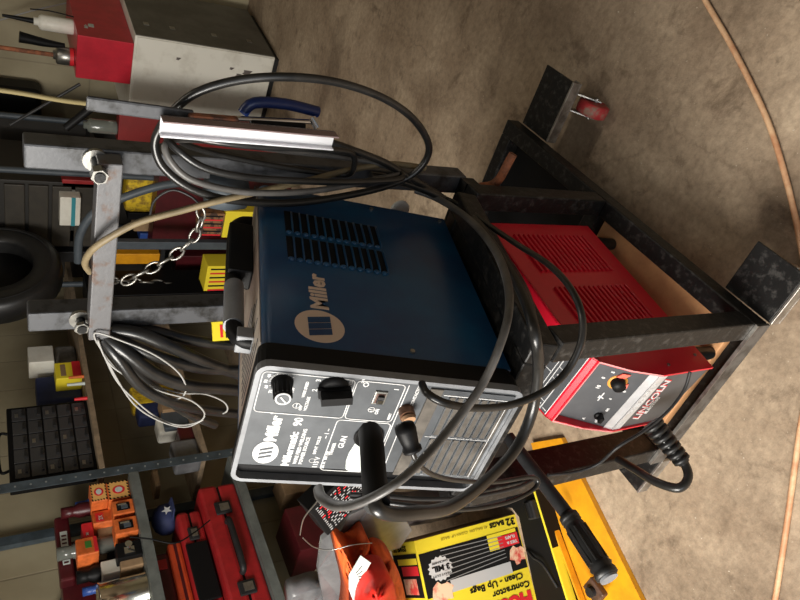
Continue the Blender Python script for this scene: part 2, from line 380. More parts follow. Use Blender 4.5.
# case with rounded top edges
def caseprof(x0, x1, z0, z1, r, y): 
    out = [(x1, y, z0), ]
    for k in range(7): a = PI / 2 * k / 6; out.append((x1 - r + r * math.cos(a), y, z1 - r + r * math.sin(a)))
    for k in range(7): a = PI / 2 + PI / 2 * k / 6; out.append((x0 + r + r * math.cos(a), y, z1 - r + r * math.sin(a)))
    out.append((x0, y, z0)); return out
b = MB(); b.prism(caseprof(-w + .004, -.004, .006, h - .008, .012, .046), (0, dep - .046, 0), BLUE)
b.cyl((-.004, .060, .150), (-.001, .060, .150), .0035, ZINC, n=10); b.cyl((-.004, .075, .018), (-.001, .075, .018), .0035, ZINC, n=10)
b.cyl((-.004, .44, .150), (-.001, .44, .150), .0035, ZINC, n=10); b.cyl((-.004, .44, .018), (-.001, .44, .018), .0035, ZINC, n=10)
for k in range(12):
    z = .303 - k * .0132
    for y0, y1 in ((.240, .302), (.314, .378)):
        b.box(-.006, -.0032, y0, y1, z - .0040, z + .0058, INKSHADE)  # black strip painted in for the shade of each louvre opening
        M_ = Matrix.Translation((-.0032, y0 - .001, z + .0008)) @ Matrix.Diagonal((.0032, .0048, .0052, 1))
        b.lathe([(math.sin(PI * i_ / 6), -math.cos(PI * i_ / 6)) for i_ in range(7)], BLUE, M_, 10)
        vs = []; n = 10; L = y1 - y0
        for i in range(n + 1):
            s_ = i / n; yy = y0 - .003 + (L + .006) * s_; e = max(0., 1 - abs(2 * s_ - 1) ** 6) ** .5
            vs += [(-.0042, yy, z - .0068), (-.0042 + .0050 * e, yy, z - .0062), (-.0042 + .0050 * e, yy, z - .0048), (-.0042, yy, z - .0040)]
        b.add(vs, [(4 * i + j, 4 * i + j + 1, 4 * i + j + 5, 4 * i + j + 4) for i in range(n) for j in range(3)], BLUE, None, True)
wp('case', b, 'dark blue steel case with two columns of louvres')
b = MB()
# side logo: oval with slanted bars and name
def oval(b, cx, cy, rx, ry, m, M, hh=.0005, n=36):
    b.prism([(cx + rx * math.cos(2 * PI * k / n), cy + ry * math.sin(2 * PI * k / n), 0) for k in range(n)], (0, 0, hh), m, M)
def stripes(b, cx, cy, sw, sh, gap, m, M, k=3, sh_=.35, z=.0006):
    # k slanted bars side by side in reading direction
    tot = k * sw + (k - 1) * gap
    for i in range(k):
        x = cx - tot / 2 + i * (sw + gap)
        b.prism([(x - sh * sh_ / 2, cy - sh / 2, z), (x + sw - sh * sh_ / 2, cy - sh / 2, z), (x + sw + sh * sh_ / 2, cy + sh / 2, z), (x + sh * sh_ / 2, cy + sh / 2, z)], (0, 0, .0004), m, M)
S = SR(-.0039, .0905, .2735)
oval(b, 0, 0, .033, .0335, CREAMI, S); stripes(b, 0, 0, .0115, .031, .0014, BLUE, S, sh_=-.22)
b.text('Miller', .034, CREAMI, SR(-.0039, .1265, .2585), bold=.0012, sx=1.05)
wp('side_lettering', b, 'tan maker name and striped oval')
b = MB(); b.ring(rr(-w + .003, -.003, .003, h - .003, .014, .0305), rr(-w + .02, -.02, .02, h - .02, .008, .0305), (0, .0155, 0), PLASTIC)
b.ring(rr(-w + .001, -.001, .001, h - .001, .015, .012), rr(-w + .02, -.02, .02, h - .02, .008, .012), (0, .022, 0), PLASTIC)
wp('front_trim', b, 'black trim band behind the silver bezel')
b = MB()
b.ring(rr(-w, 0, 0, h, .016), rr(-w + .006, -.006, .006, h - .006, .011), (0, .012, 0), SILVERP)
wp('front_bezel', b, 'rounded silver bezel')
fp = MB()
fp.box(-.1785, -.006, .0015, .012, .012, h - .006, PANELG)
fp.box(-w + .006, -.1785, .030, .034, .006, h - .006, INKSHADE); fp.box(-.1790, -.1785, .002, .030, .006, h - .006, INKSHADE)  # left recess blackened to stand for the shade inside it
fp.box(-.181, -.006, .0025, .012, .006, .012, SILVERP)
panel = wp('control_panel', fp, 'grey control panel with a recess blackened as shade along its left edge')
# printing
pr = MB(); yy = .0013
def L_(pts, w_=.0011, closed=False): pr.line([(x, yy, z) for x, z in pts], w_, WHITE, closed)
def RB(x0, x1, z0, z1, r=.006): L_([(p[0], p[2]) for p in rr(x0, x1, z0, z1, r)], .0011, True)
RB(-.078, -.010, .234, .3475); RB(-.078, -.010, .168, .2315); RB(-.181, -.081, .166, .2395)
L_([(-.010, .164), (-.078, .164), (-.180, .162)]); 
T = lambda s_, x, z, sz, **k: pr.text(s_, sz, WHITE, FR(x, yy, z), bold=k.pop('bold', .0002), **k)
# logo
LM = FR(-.1525, yy, .3185)
oval(pr, 0, 0, .0215, .0165, WHITE, LM); stripes(pr, 0, 0, .0036, .0165, .0042, PANELG, LM, sh_=-.35, z=.0007)
T('Miller', -.1305, .3100, .0215, bold=.0009, sx=.95); T('.', -.0805, .324, .010, bold=.0005)
T('Millermatic', -.177, .2835, .0150, bold=.0005); T('90', -.0985, .2835, .0155, bold=.0004)
T('WIRE FEED WELDING', -.172, .2740, .0068, sx=1.05); T('POWER SOURCE', -.172, .2665, .0068, sx=1.05)
T('INPUT  VOLTS', -.150, .2525, .0055); T('115 V', -.178, .2445, .0095); T('20 A  60 Hz', -.178, .2350, .0072); T('~ 1 ~', -.118, .2440, .0085)
pr.line([(-.163 + .004 * math.cos(a * .4), yy, .254 + .004 * math.sin(a * .4)) for a in range(16)], .0008, WHITE)
T('TRIGGER', -.150, .2300, .0060); T('GUN', -.135, .2185, .011)
# dial marks
for k in range(11):
    a = math.radians(-50 + 280 * k / 10); cx, cz = -.025, .3225
    L_([(cx + .0128 * math.cos(a), cz + .0128 * math.sin(a)), (cx + .0155 * math.cos(a), cz + .0155 * math.sin(a))], .0009)
    if cx + .0195 * math.cos(a) < -.0135: T(str(k * 10), cx + .0195 * math.cos(a) - .0035, cz + .0195 * math.sin(a) - .002, .0056)
for k in range(25):
    a = math.radians(-40 + 130 * k / 24); L_([(cx + .0125 * math.cos(a), cz + .0125 * math.sin(a)), (cx + .0155 * math.cos(a), cz + .0155 * math.sin(a))], .0005)
T('WIRE SPEED', -.047, .2905, .0050); T('VOLTAGE', -.070, .2830, .0056); T('OFF', -.070, .2895, .0050)
L_([(-.062 + .0045 * math.cos(a * .4), .297 + .0045 * math.sin(a * .4)) for a in range(16)], .0009); L_([(-.066, .297), (-.058, .297)], .0009)
cx, cz = -.026, .2585
for k, s_ in enumerate('1234'):
    a = math.radians(150 - 42 * k); T(s_, cx + .0235 * math.cos(a) - .002, cz + .0235 * math.sin(a) - .003, .0085)
L_([(cx + .0185 * math.cos(math.radians(a)), cz + .0185 * math.sin(math.radians(a))) for a in range(-15, 30, 5)])
L_([(cx + .0185 * math.cos(math.radians(a)), cz + .0185 * math.sin(math.radians(a))) for a in range(150, 210, 6)])
T('POWER', -.030, .2375, .0058)
T('O', -.020, .2160, .0105); T('OFF', -.014, .2235, .0045); L_([(-.061, .197), (-.061, .201)], .001); T('ON', -.066, .190, .0062)
L_([(-.058 + .0042 * math.cos(a * .4), .2005 + .0042 * math.sin(a * .4)) for a in range(16)], .0009); L_([(-.058, .194), (-.058, .204)], .0009)
T('I', -.020, .1755, .0085); T('RESET', -.074, .1715, .0045)
T('CONTACTOR', -.045, .1480, .0060); T('10A', -.075, .138, .0060); L_([(-.10, .152), (-.183, .150)], .0011)
wp('panel_printing', pr, 'white printed lines, scales and maker name', panel)
# knobs
b = MB(); K = FR(-.025, 0.0012, .3225)
b.lathe([(.0135, 0), (.0135, .004), (.0112, .006), (.0105, .026), (.0095, .028)], PLASTIC, K, 20)
for k in range(14):
    a = 2 * PI * k / 14; b.box(-.0008, .0008, .0098, .0116, .006, .025, PLASTIC, K @ Matrix.Rotation(a, 4, 'Z'))
b.lathe([(.0, .0282), (.0078, .0282), (.0096, .0284), (.0096, .0276)], WHITE, K, 20); b.lathe([(0, .0285), (.0075, .0285)], PANELG, K, 20)
b.line([K @ Vector((-.005, -.004, .0288)), K @ Vector((.003, .003, .0288))], .0018, WHITE)
wp('speed_knob', b, 'black ribbed knob with white-rimmed cap')
b = MB(); K = FR(-.026, .0012, .2585) @ Matrix.Rotation(math.radians(-78), 4, 'Z') @ Matrix.Scale(1.15, 4)
b.lathe([(.0165, 0), (.016, .004), (.011, .006), (0, .0062)], PLASTIC, K)
b.prism([(-.017, -.006, .004), (.017, -.006, .004), (.0175, .006, .004), (-.0175, .006, .004)], (0, 0, .006), PLASTIC, K)
b.prism([(-.015, -.005, .010), (.018, -.005, .010), (.018, .005, .010), (-.015, .005, .010)], (0, 0, .012), PLASTIC, K)
wp('selector_knob', b, 'large black lever-shaped knob')
b = MB(); b.box(-.046, -.024, -.0012, .002, .188, .2045, ZINC, bev=.0008); b.box(-.043, -.027, -.0018, .0, .1905, .202, mat('brown_bakelite', (.10, .05, .04), .4)); b.prism([(-.041, -.0018, .192), (-.029, -.0018, .192), (-.029, -.0018, .2), (-.041, -.0018, .2)], (0, -.004, 0), DARKP)
b.box(-.040, -.034, -.0064, -.004, .1925, .1995, CHROME)
wp('power_switch', b, 'small metal-framed rocker switch')
b = MB(); K = FR(-.1075, .001, .190)
b.lathe([(0, .0006), (.0185, .0006), (.0205, .0012), (.0205, .0026), (.0175, .003), (.0165, .0012), (0, .0012)], INKSHADE, K); wp('gun_socket', b, 'round black gun socket')
b = MB(); b.cyl((-.053, .0012, .1545), (-.053, -.012, .1545), .0105, mat('tarnished_brass', (.16, .08, .045), .45, .7, var=.4)); b.cyl((-.053, -.012, .1545), (-.054, -.017, .1535), .009, mat('tan_fibre', (.3, .17, .09), .7)); wp('plug_socket', b, 'tarnished brown threaded socket')
b = MB(); b.prism([(-.181, yy, .197), (-.176, yy, .204), (-.160, yy, .2075), (-.143, yy, .208), (-.122, yy, .204), (-.116, yy, .196), (-.105, yy, .175), (-.128, yy, .170), (-.155, yy, .171), (-.178, yy, .1685)], (0, -.0006, 0), WPAPER)
b.line([(-.176, yy - .0007, .178), (-.140, yy - .0007, .1745)], .002, GREYPL)
wp('torn_sticker', b, 'torn white paper sticker left of the socket')
# lower vents
b = MB()
b.box(-.181, -.010, -.0015, .0016, .116, .134, DUSTY, bev=.001)
b.box(-.181, -.010, -.0005, .0016, .012, .116, PANELG)
for (xa, xb) in ((-.094, -.022), (-.174, -.102)):
    for k in range(8):
        z = .105 - k * .0115
        b.box(xa, xb, -.0011, -.0004, z - .0100, z - .0005, DUSTY)
        b.prism([(xa, -.0011, z - .0016), (xb, -.0011, z - .0016), (xb, -.0011, z), (xa, -.0011, z)], (0, -.0018, 0), PANELG)
    for k in range(8):
        z = .105 - k * .0115; b.box(xa - .002, xa, -.0022, -.0004, z - .004, z, SILVERP)
b.line([(-.019, -.0007, .008), (-.019, -.0007, .113)], .0012, WHITE); b.line([(-.177, -.0007, .018), (-.019, -.0007, .018)], .0012, WHITE)
b.line([(-.098, -.0007, .018), (-.098, -.0007, .113)], .0008, WHITE)
wp('vent_grille', b, 'two columns of dusty horizontal vent slots', panel)
# top: label and handle
b = MB(); b.box(-w + .034, -.016, .06, .44, h - .0079, h - .0065, mat('beige_safety_label', (.42, .36, .30), .45, 0, scale=12, col2=(.30, .22, .18))); 
for k in range(9): b.line([(-.15, .08 + k * .014, h - .0064), (-.03 - .02 * (k % 3), .08 + k * .014, h - .0064)], .003, DARKP, nrm=(0, 0, 1))
wp('top_label', b, 'worn beige safety label on top')
b = MB()
b.tube([(-.07, .12, h - .006), (-.07, .125, h + .012), (-.07, .15, h + .018), (-.07, .23, h + .020), (-.07, .38, h + .020), (-.07, .42, h + .012), (-.07, .43, h - .008)], .011, PLASTIC, flat=1.3)
b.cyl((-.07, .15, h + .019), (-.07, .245, h + .020), .0145, SILVERP); b.box(-.085, -.055, .112, .134, h - .007, h + .016, SILVERP, bev=.002); b.box(-.088, -.052, .262, .40, h - .006, h + .032, PLASTIC, bev=.003)
wp('carry_handle', b, 'carry handle with a grey sleeve')

# ------------------------------------------------------------------ red welding machine
YAW = math.radians(-6)
rm = thing('welding_machine', 'small red welding machine with grey slanted control face, on the board in the cart base', 'welding machine', (-.088, -.002, TOP - .012), (0, 0, YAW))
rw, rh = .158, .326
z0 = .060
def rp(name, mb, label=None, parent=rm):
    o = mb.build(name, parent)
    if label: o['label'] = label
    return o
ZL, ZS = .318, .195      # lip and strip heights
prof = [(0.0, z0), (-.002, ZS), (.022, ZS + .012), (.048, ZL - .018), (.050, ZL - .004), (.125, ZL + .018), (.38, ZL + .012), (.38, z0)]
# cheeks follow the outer profile: lip overhangs the recessed face
cheek = [(-.006, z0), (-.007, ZS), (.011, .256), (.036, ZL - .008), (.046, ZL), (.125, ZL + .018), (.385, ZL + .012), (.385, z0)]
b = MB()
for xa, xb in ((-rw, -rw + .004), (-.004, 0)):
    b.prism([(xa, y, z) for y, z in cheek], (xb - xa, 0, 0), REDP)
b.prism([(-rw, .125, ZL + .018), (0, .125, ZL + .018), (0, .385, ZL + .012), (-rw, .385, ZL + .012)], (0, 0, -.004), REDP)
b.prism([(-rw, .046, ZL), (0, .046, ZL), (0, .125, ZL + .018), (-rw, .125, ZL + .018)], (0, 0, -.004), REDP)
b.prism([(-rw, .036, ZL - .008), (0, .036, ZL - .008), (0, .046, ZL), (-rw, .046, ZL)], (0, .003, -.004), REDP)
b.prism([(-rw, .036, ZL - .008), (0, .036, ZL - .008), (0, .052, ZL - .014), (-rw, .052, ZL - .014)], (0, .001, .003), REDP)
b.prism([(-rw, .0355, ZL - .009), (0, .0355, ZL - .009), (0, .0355, ZL - .0065), (-rw, .0355, ZL - .0065)], (0, -.0006, 0), mat('pink_edge', (.75, .25, .25), .5))  # pale pink strip along the lip front
b.box(-rw + .002, -.002, .377, .385, z0, ZL + .010, REDP); b.box(-rw + .001, -.001, .006, .385, z0, z0 + .006, REDP)
# white-edged ridge around the recess
for xx in (-rw, -.003):
    for (ya_, za_), (yb_, zb_) in zip(cheek[1:3], cheek[2:4]): b.prism([(xx, ya_ - .0008, za_), (xx, yb_ - .0008, zb_), (xx, yb_ + .001, zb_), (xx, ya_ + .001, za_)], (.003, 0, 0), mat('pink_edge', (.75, .25, .25), .5))
b.cyl((0, .025, z0 + .02), (.002, .025, z0 + .02), .003, ZINC, n=8); b.cyl((0, .012, ZS - .03), (.002, .012, ZS - .03), .003, ZINC, n=8)
# ribbed side panels
for g0, g1 in ((.095, .205), (.245, .35)):
    for k in range(16):
        z = .105 + (ZL - .032 - .105) * k / 15
        b.box(-.001, .0045, g0, g1, z - .0024, z + .0024, REDP, bev=.001)
rp('case', b, 'red enamel case with ribbed side vents')
GF = mat('slate_grey_face', (.075, .078, .085), .4, 0, var=.15, scale=20)
b = MB(); b.prism([(-rw + .003, -.0025, z0 + .004), (-rw + .003, -.003, ZS + .002), (-rw + .003, .010, ZS + .002), (-rw + .003, .010, z0 + .004)], (rw - .008, 0, 0), GF)
rp('lower_face', b, 'slate grey lower face')
# recessed upper face, slanted
a0 = Vector((0, -.002, ZS + .002)); a1 = Vector((0, .050, ZL - .014)); fd = (a1 - a0).normalized(); fn = Vector((0, -fd.z, fd.y))
def UF(x, s_, off=.0006):
    o = a0 + fd * s_ + fn * off; return frame((x, o.y, o.z), (1, 0, 0), fd, fn)
b = MB(); FL = (a1 - a0).length
b.prism([(-rw + .004, a0.y, a0.z), (-.004, a0.y, a0.z), (-.004, a1.y, a1.z), (-rw + .004, a1.y, a1.z)], (0, .004, 0), GF)
rp('control_face', b, 'slate grey recessed control face')
b = MB(); M = frame((0, -.0032, ZS - .020), (1, 0, 0), (0, 0, 1), (0, -1, 0))
b.prism([(-rw + .004, .0, 0), (-.004, 0, 0), (-.004, .021, 0), (-rw + .004, .021, 0)], (0, 0, .0012), mat('brushed_silver_strip', (.72, .72, .74), .3, .4, var=.15, scale=30), M)
b.text('WELD-PAK', .0165, WHITE, frame((-.108, -.0046, ZS - .0145), (1, 0, 0), (0, 0, 1), (0, -1, 0)), bold=.0004, shear=.2); b.text('100', .015, WHITE, frame((-.155, -.0046, ZS - .0145), (1, 0, 0), (0, 0, 1), (0, -1, 0)), bold=.0003)
o0 = UF(0, .0, .0004); b.prism([(-rw + .004, *(a0 + fn * .0006)[1:]), (-.004, *(a0 + fn * .0006)[1:]), (-.004, *(a0 + fd * .016 + fn * .0006)[1:]), (-rw + .004, *(a0 + fd * .016 + fn * .0006)[1:])], fn * .0008, _m['brushed_silver_strip'])
rp('name_strip', b, 'silver name strip with pale lettering')
b = MB(); M = frame((-.136, -.0032, ZS - .052), (1, 0, .0), (0, 0, 1), (0, -1, 0)) @ Matrix.Rotation(math.radians(4), 4, 'Z')
b.text('LINCOLN', .026, REDI, M @ Matrix.Translation((.0008, -.001, 0)), bold=.0012, shear=.35, ex=.0003); b.text('LINCOLN', .026, WHITE, M @ Matrix.Translation((0, 0, .0005)), bold=.0004, shear=.35, ex=.0003)
b.text('ELECTRIC', .011, WHITE, M @ Matrix.Translation((.014, -.0125, 0)), bold=.0006, shear=.3)
rp('maker_lettering', b, 'slanted white and red maker name')
b = MB(); K = UF(-.044, .055)
b.lathe([(.021, 0), (.021, .0006), (.0, .0006)], mat('orange_dial_ring', (.7, .3, .05), .5), K @ Matrix.Scale(.8, 4))
b.lathe([(.0125, 0), (.0125, .004), (.0105, .014), (.0, .0145)], PLASTIC, K)
b.prism([(-.020, -.013, .0007), (-.006, -.020, .0007), (.004, -.018, .0007), (-.004, -.008, .0007)], (0, 0, .002), mat('salmon_red_mark', (.8, .13, .09), .5), K)
b.prism([(.012, .010, .0007), (.022, .004, .0007), (.024, -.010, .0007), (.012, -.004, .0007)], (0, 0, .002), _m['salmon_red_mark'], K)
rp('voltage_knob', b, 'dark knob on an orange dial with red marks')
b = MB(); K = UF(-.130, .040); b.lathe([(.008, 0), (.008, .003), (0, .003)], PLASTIC, K); b.prism([(-.003, -.003, .003), (.009, -.003, .003), (.009, .003, .003), (-.003, .003, .003)], (0, 0, .012), PLASTIC, K)
rp('toggle_switch', b, 'small black toggle')
b = MB()
for s_, x, sp_, sz in (('10', -.070, .076, .009), ('0', -.045, .080, .008), ('5', -.028, .072, .008), ('7', -.090, .056, .014), ('s', -.086, .042, .009), ('off', -.148, .034, .008), ('A', -.148, .058, .007), ('on', -.115, .032, .008), ('B', -.062, .030, .008)):
    b.text(s_, sz, WHITE, UF(x, sp_), bold=.0004)
b.line([UF(-.095, .062) @ Vector((0, 0, 0)), UF(-.075, .062) @ Vector((0, 0, 0))], .002, WHITE, nrm=fn)
rp('control_printing', b, 'white control markings')
# label plates on sloping top front
pd = Vector((0, .079, .018)).normalized(); pn = Vector((0, -pd.z, pd.y))
def PT(x, s_, off=.0003): o = Vector((0, .046, ZL)) + pd * s_ + pn * off; return Vector((x, o.y, o.z))
b = MB()
def quad(x0, x1, s0, s1, m, off, th=.0005): b.prism([PT(x0, s0, off), PT(x1, s0, off), PT(x1, s1, off), PT(x0, s1, off)], pn * th, m)
quad(-rw + .004, -.004, .004, .072, GF, .0002)
quad(-.158, -.125, .045, .068, ORANGE, .0009)
for s_ in (.004, .018, .034, .040, .070): b.line([PT(-rw + .005, s_, .0008), PT(-.005, s_, .0008)], .0014, WHITE, nrm=pn)
for x in (-.150, -.135, -.085, -.06): b.line([PT(x, .018, .0008), PT(x, .034, .0008)], .0012, WHITE, nrm=pn)
for x in (-.120, -.08, -.04): b.line([PT(x, .040, .0008), PT(x, .070, .0008)], .0012, WHITE, nrm=pn)
for x, sx_ in ((-.148, .022), (-.077, .021), (-.15, .007), (-.105, .05), (-.06, .05)):
    o = PT(x, sx_, .0009); b.text('2' if sx_ > .01 else '1', .011, WHITE, frame(o, (1, 0, 0), pd, pn), bold=.0003)
rp('settings_label', b, 'black settings chart with white lines and an orange corner')
for k, (x, y) in enumerate(((-.02, .04), (-rw + .02, .04), (-.02, .35), (-rw + .02, .35))):
    b = MB(); b.cyl((x, y, 0.0), (x, y, z0), .012, RUBBER, r1=.016); rp('foot', b)
# strain relief + power cord (parts of the red machine's supply)
pc = MB()
q = [ux(652, 424, -.185), ux(668, 445, -.2), ux(684, 463, -.215), ux(688, 478, -.225), ux(678, 488, -.24), ux(656, 482, -.262), ux(636, 470, -.285), ux(618, 459, -.31)]
for p_ in q: p_.z = max(p_.z, .135)
q0 = Vector((-.205, .004, .235))
pc.tube([Vector((-.13, .0, 0)) + Vector((0, 0, .245))] + q[1:] if False else q, .0078, CABLE)
sr = MB(); base = q[0]; dirn = (q[2] - q[0]); L = dirn.length; dn = dirn.normalized(); xo = dn.orthogonal().normalized(); yo = dn.cross(xo)
pf = []
for k in range(7): z = L * k / 7; rr_ = .0195 - .0007 * k; pf += [(rr_, z), (rr_, z + L * .085), (.0105, z + L * .09), (.0105, z + L * .14)]
sr.lathe([(0, 0)] + pf + [(.0085, L)], RUBBER, frame(base, xo, yo, dn))
pcord = solo('power_cord', pc, 'grey-black power cord looping from the red machine towards the left caster plate', 'cord')
o = sr.build('strain_relief', pcord); o['label'] = 'black ribbed strain relief'

# ------------------------------------------------------------------ cables, hoses, chain
def cable(name, pts, r, m, label, cat, closed=False, group=None, n=10, flat=1., sub=8, extra=None):
    b = MB(); b.tube([p if isinstance(p, Vector) else uy(*p) for p in pts], r, m, n=n, closed=closed, flat=flat, sub=sub)
    if extra: extra(b)
    return solo(name, b, label, cat, group=group)
cable('gun_cable', [(374, 500, -.145), (378, 509, -.155), (392, 514, -.158), (415, 513, -.155), (450, 507, -.14), (485, 482, -.105), (515, 450, -.07), (532, 412, -.045), (538, 372, -.035), (535, 335, -.03), (524, 297, .04), (504, 260, .16), (480, 226, .29), (455, 206, .40), (425, 190, .43), (395, 180, .44), (370, 176, .445)],
      .0076, CABLE, 'thick black gun cable curving from the round socket around the blue machine', 'cable')
cable('socket_lead', [(370, 432, -.046), (372, 448, -.075), (374, 478, -.112), (377, 505, -.148)], .0138, PLASTIC, 'stout black tube standing out of the round socket on grey panel', 'cable')
cable('ground_cable', [(318, 488, -.06), (322, 498, -.085), (338, 506, -.115), (362, 502, -.14), (395, 484, -.15), (425, 457, -.13), (455, 422, -.105), (482, 385, -.085), (500, 345, -.06), (509, 310, -.02), (507, 280, .07), (496, 252, .17), (478, 228, .27), (458, 211, .36), (436, 198, .42), (415, 190, .44)],
      .0042, GCABLE, 'grey twin-ribbed cable sweeping diagonally across the vent slots', 'cable', flat=1.5)
cable('control_cord', [(422, 384, -.035), (427, 393, -.06), (445, 403, -.075), (475, 408, -.08), (510, 405, -.085), (545, 391, -.085), (569, 368, -.075), (582, 338, -.06), (580, 308, -.03), (566, 282, .02), (545, 262, .09), (518, 245, .18), (490, 226, .28), (465, 208, .37), (440, 196, .43)],
      .0046, CABLE, 'thin black cord looping from panel corner over the red machine side', 'cord')
def plug(b):
    p, q_ = uy(404, 425, -.055), uy(413, 452, -.075); d = (q_ - p).normalized(); x = d.orthogonal().normalized(); y = d.cross(x); L = (q_ - p).length
    b.lathe([(0, -.004), (.0115, 0), (.0125, L * .2), (.011, L * .5), (.0095, L * .8), (.0115, L * .84), (.0115, L * .95), (.006, L)], PLASTIC, frame(p, x, y, d))
cable('control_cord', [(411, 446, -.07), (416, 460, -.08), (430, 473, -.075), (455, 480, -.07), (495, 482, -.07), (530, 477, -.072), (538, 482, -.078), (530, 492, -.085), (505, 503, -.09), (470, 509, -.09), (430, 508, -.08), (390, 503, -.06), (350, 498, -.03)],
      .0032, CABLE, 'black cord with a round plug hanging in a loop below the blue machine', 'cord', extra=plug)
cable('control_cord', [(350, 494, -.03), (385, 496, -.04), (425, 499, -.05), (470, 497, -.055), (515, 488, -.05), (534, 479, -.04)], .003, DARKP, 'thin dark cord running along bottom edge of the grey panel', 'cord')
cable('thin_wire', [(548, 475, -.03), (575, 472, -.04), (598, 464, -.05), (618, 447, -.06), (645, 430, -.06), (668, 411, -.055), (684, 390, -.045), (690, 372, -.035)], .0026, DARKP, 'thin black wire crossing the left front post and red machine face', 'wire')

# coil on the right mast
Yc = .43
def loop(pts, r, m, label, grp=None, closed=True, n=10):
    return cable('welding_cable', pts, r, m, label, 'cable', closed=closed, group=grp, n=n)
loop([(158, 132, .44), (172, 112, .43), (198, 92, .42), (240, 80, .41), (290, 77, .40), (340, 83, .40), (385, 99, .40), (415, 121, .41), (429, 147, .42), (420, 168, .425), (396, 183, .43), (350, 195, .425), (290, 203, .42), (230, 200, .42), (190, 188, .425), (164, 168, .435), (155, 148, .44)],
     .0062, CABLE, 'largest loop of black welding cable arching wide over the floor beside the mast')
loop([(168, 136, .43), (180, 152, .41), (205, 168, .40), (245, 177, .395), (300, 181, .395), (360, 182, .40), (402, 178, .41), (385, 165, .45), (330, 150, .46), (260, 142, .46), (200, 135, .45)],
     .0056, CABLE, 'inner black cable loop resting across the grey mast face')
loop([(176, 134, .44), (210, 141, .41), (260, 147, .40), (315, 149, .40), (350, 153, .41), (354, 166, .42), (345, 175, .44), (300, 170, .45), (235, 158, .46), (190, 146, .46)],
     .005, CABLE, 'short black cable loop nearest the polished channel')
loop([(165, 145, .42), (185, 176, .40), (230, 190, .395), (270, 193, .395), (320, 190, .40), (372, 180, .41), (400, 172, .43), (360, 160, .455), (280, 150, .46), (200, 140, .45)],
     .005, GCABLE, 'greyish cable loop just inside the lowest bright strand')
loop([(290, 138, .45), (320, 140, .44), (352, 150, .43), (385, 163, .43), (410, 178, .43), (440, 196, .43), (465, 215, .38), (490, 240, .28), (512, 268, .16), (528, 300, .05), (534, 335, -.01)],
     .0065, CABLE, 'black cable leaving the coil and running down the shelf edge', closed=False)
# yellow hose
cable('gas_hose', [(90, 272, .45), (85, 263, .44), (92, 250, .42), (112, 236, .41), (140, 222, .41), (180, 211, .41), (222, 200, .41), (262, 191, .425), (310, 180, .435), (350, 170, .445), (390, 164, .45), (425, 168, .45)], .0052, HOSE, 'yellowish braided gas hose drooping from crossbar into the cable coil', 'hose')
# chain
b = MB(); cp = [uy(*p) for p in [(200, 207, .44), (201, 222, .44), (192, 240, .44), (172, 257, .44), (148, 270, .44), (128, 280, .445), (114, 287, .45)]]
path = smooth_path(cp, 30); acc = 0; last = path[0]; k = 0; link = .021
for p_ in path[1:]:
    if (p_ - last).length >= link:
        d = (p_ - last).normalized(); sdv = d.orthogonal().normalized(); sdv = Matrix.Rotation((PI / 2) * (k % 2), 3, d) @ sdv; c = (p_ + last) / 2
        pts = [c + d * (.0135 * math.cos(a)) + sdv * (.0075 * math.sin(a)) for a in [2 * PI * i / 12 for i in range(12)]]
        b.tube(pts, .0021, mat('dark_chain_steel', (.25, .24, .22), .35, .8), n=6, sub=1, closed=True); last = p_; k += 1
solo('safety_chain', b, 'steel chain hanging slack between the two masts', 'chain')
# bundle behind the left mast
BL = [([(112, 330, .46), (140, 334, .45), (178, 350, .44), (215, 366, .45), (260, 380, .47), (320, 392, .49)], .0115, 'topmost thick black cable strand beneath the left mast'),
      ([(106, 334, .455), (130, 345, .44), (162, 358, .43), (200, 368, .44), (240, 370, .46), (300, 372, .48)], .0105, 'second black strand below the left mast, kinked flat beside blue case'),
      ([(104, 337, .445), (125, 352, .425), (155, 374, .415), (190, 386, .42), (235, 390, .45), (300, 400, .47)], .012, 'thickest black strand, lit along its middle beneath the left mast'),
      ([(103, 340, .44), (118, 358, .42), (140, 386, .41), (170, 402, .41), (205, 410, .44), (250, 415, .46)], .010, 'lowest black strand of bundle, just above the thin grey wires'),
      ([(120, 329, .475), (150, 330, .47), (190, 340, .465), (230, 345, .47), (280, 350, .49)], .010, 'black strand tight against the underside of the left mast'),
      ([(110, 345, .47), (130, 365, .46), (160, 392, .455), (185, 412, .455), (215, 425, .47)], .009, 'black strand tucked behind the rest of the bundle')]
for pts, r, lb in BL: cable('welding_cable', pts, r, CABLE, lb, 'cable', group='cable bundle under the left mast')
WR = [([(95, 333, .43), (125, 342, .42), (155, 355, .41), (178, 372, .41), (186, 388, .41), (180, 398, .415), (165, 396, .42), (145, 385, .42), (120, 372, .425), (103, 352, .43)], True, 'pale grey wire loop ending beside the thick cables'),
      ([(98, 340, .43), (108, 362, .42), (130, 378, .415), (160, 391, .41), (190, 400, .41), (204, 412, .41), (200, 421, .415), (180, 425, .415), (158, 418, .42), (135, 400, .42), (115, 378, .425)], True, 'pale grey wire loop hanging farthest below the mast'),
      ([(97, 338, .435), (112, 370, .425), (134, 404, .42), (160, 421, .415), (185, 427, .415), (203, 420, .415)], False, 'white wire curving over the shelf of bottles'),
      ([(150, 385, .43), (180, 393, .43), (205, 394, .435), (224, 402, .44), (227, 411, .44), (215, 415, .44), (205, 411, .44)], False, 'grey wire curl next to the blue case edge')]
for pts, cl, lb in WR: cable('thin_wire', pts, .0017, mat('pale_grey_wire', (.30, .295, .28), .4), lb, 'wire', closed=cl, group='thin wires under the left mast', n=6)
# floor cord
fc = [uz(u, v, .008) for u, v in [(690, -30), (705, 0), (727, 38), (748, 78), (768, 122), (783, 168), (797, 225), (808, 290), (812, 340), (808, 385), (800, 430), (793, 480), (786, 530), (775, 600), (765, 650)]]
cable('extension_cord', fc, .0055, EXTC, 'faded orange cord curving across the concrete floor', 'cord')

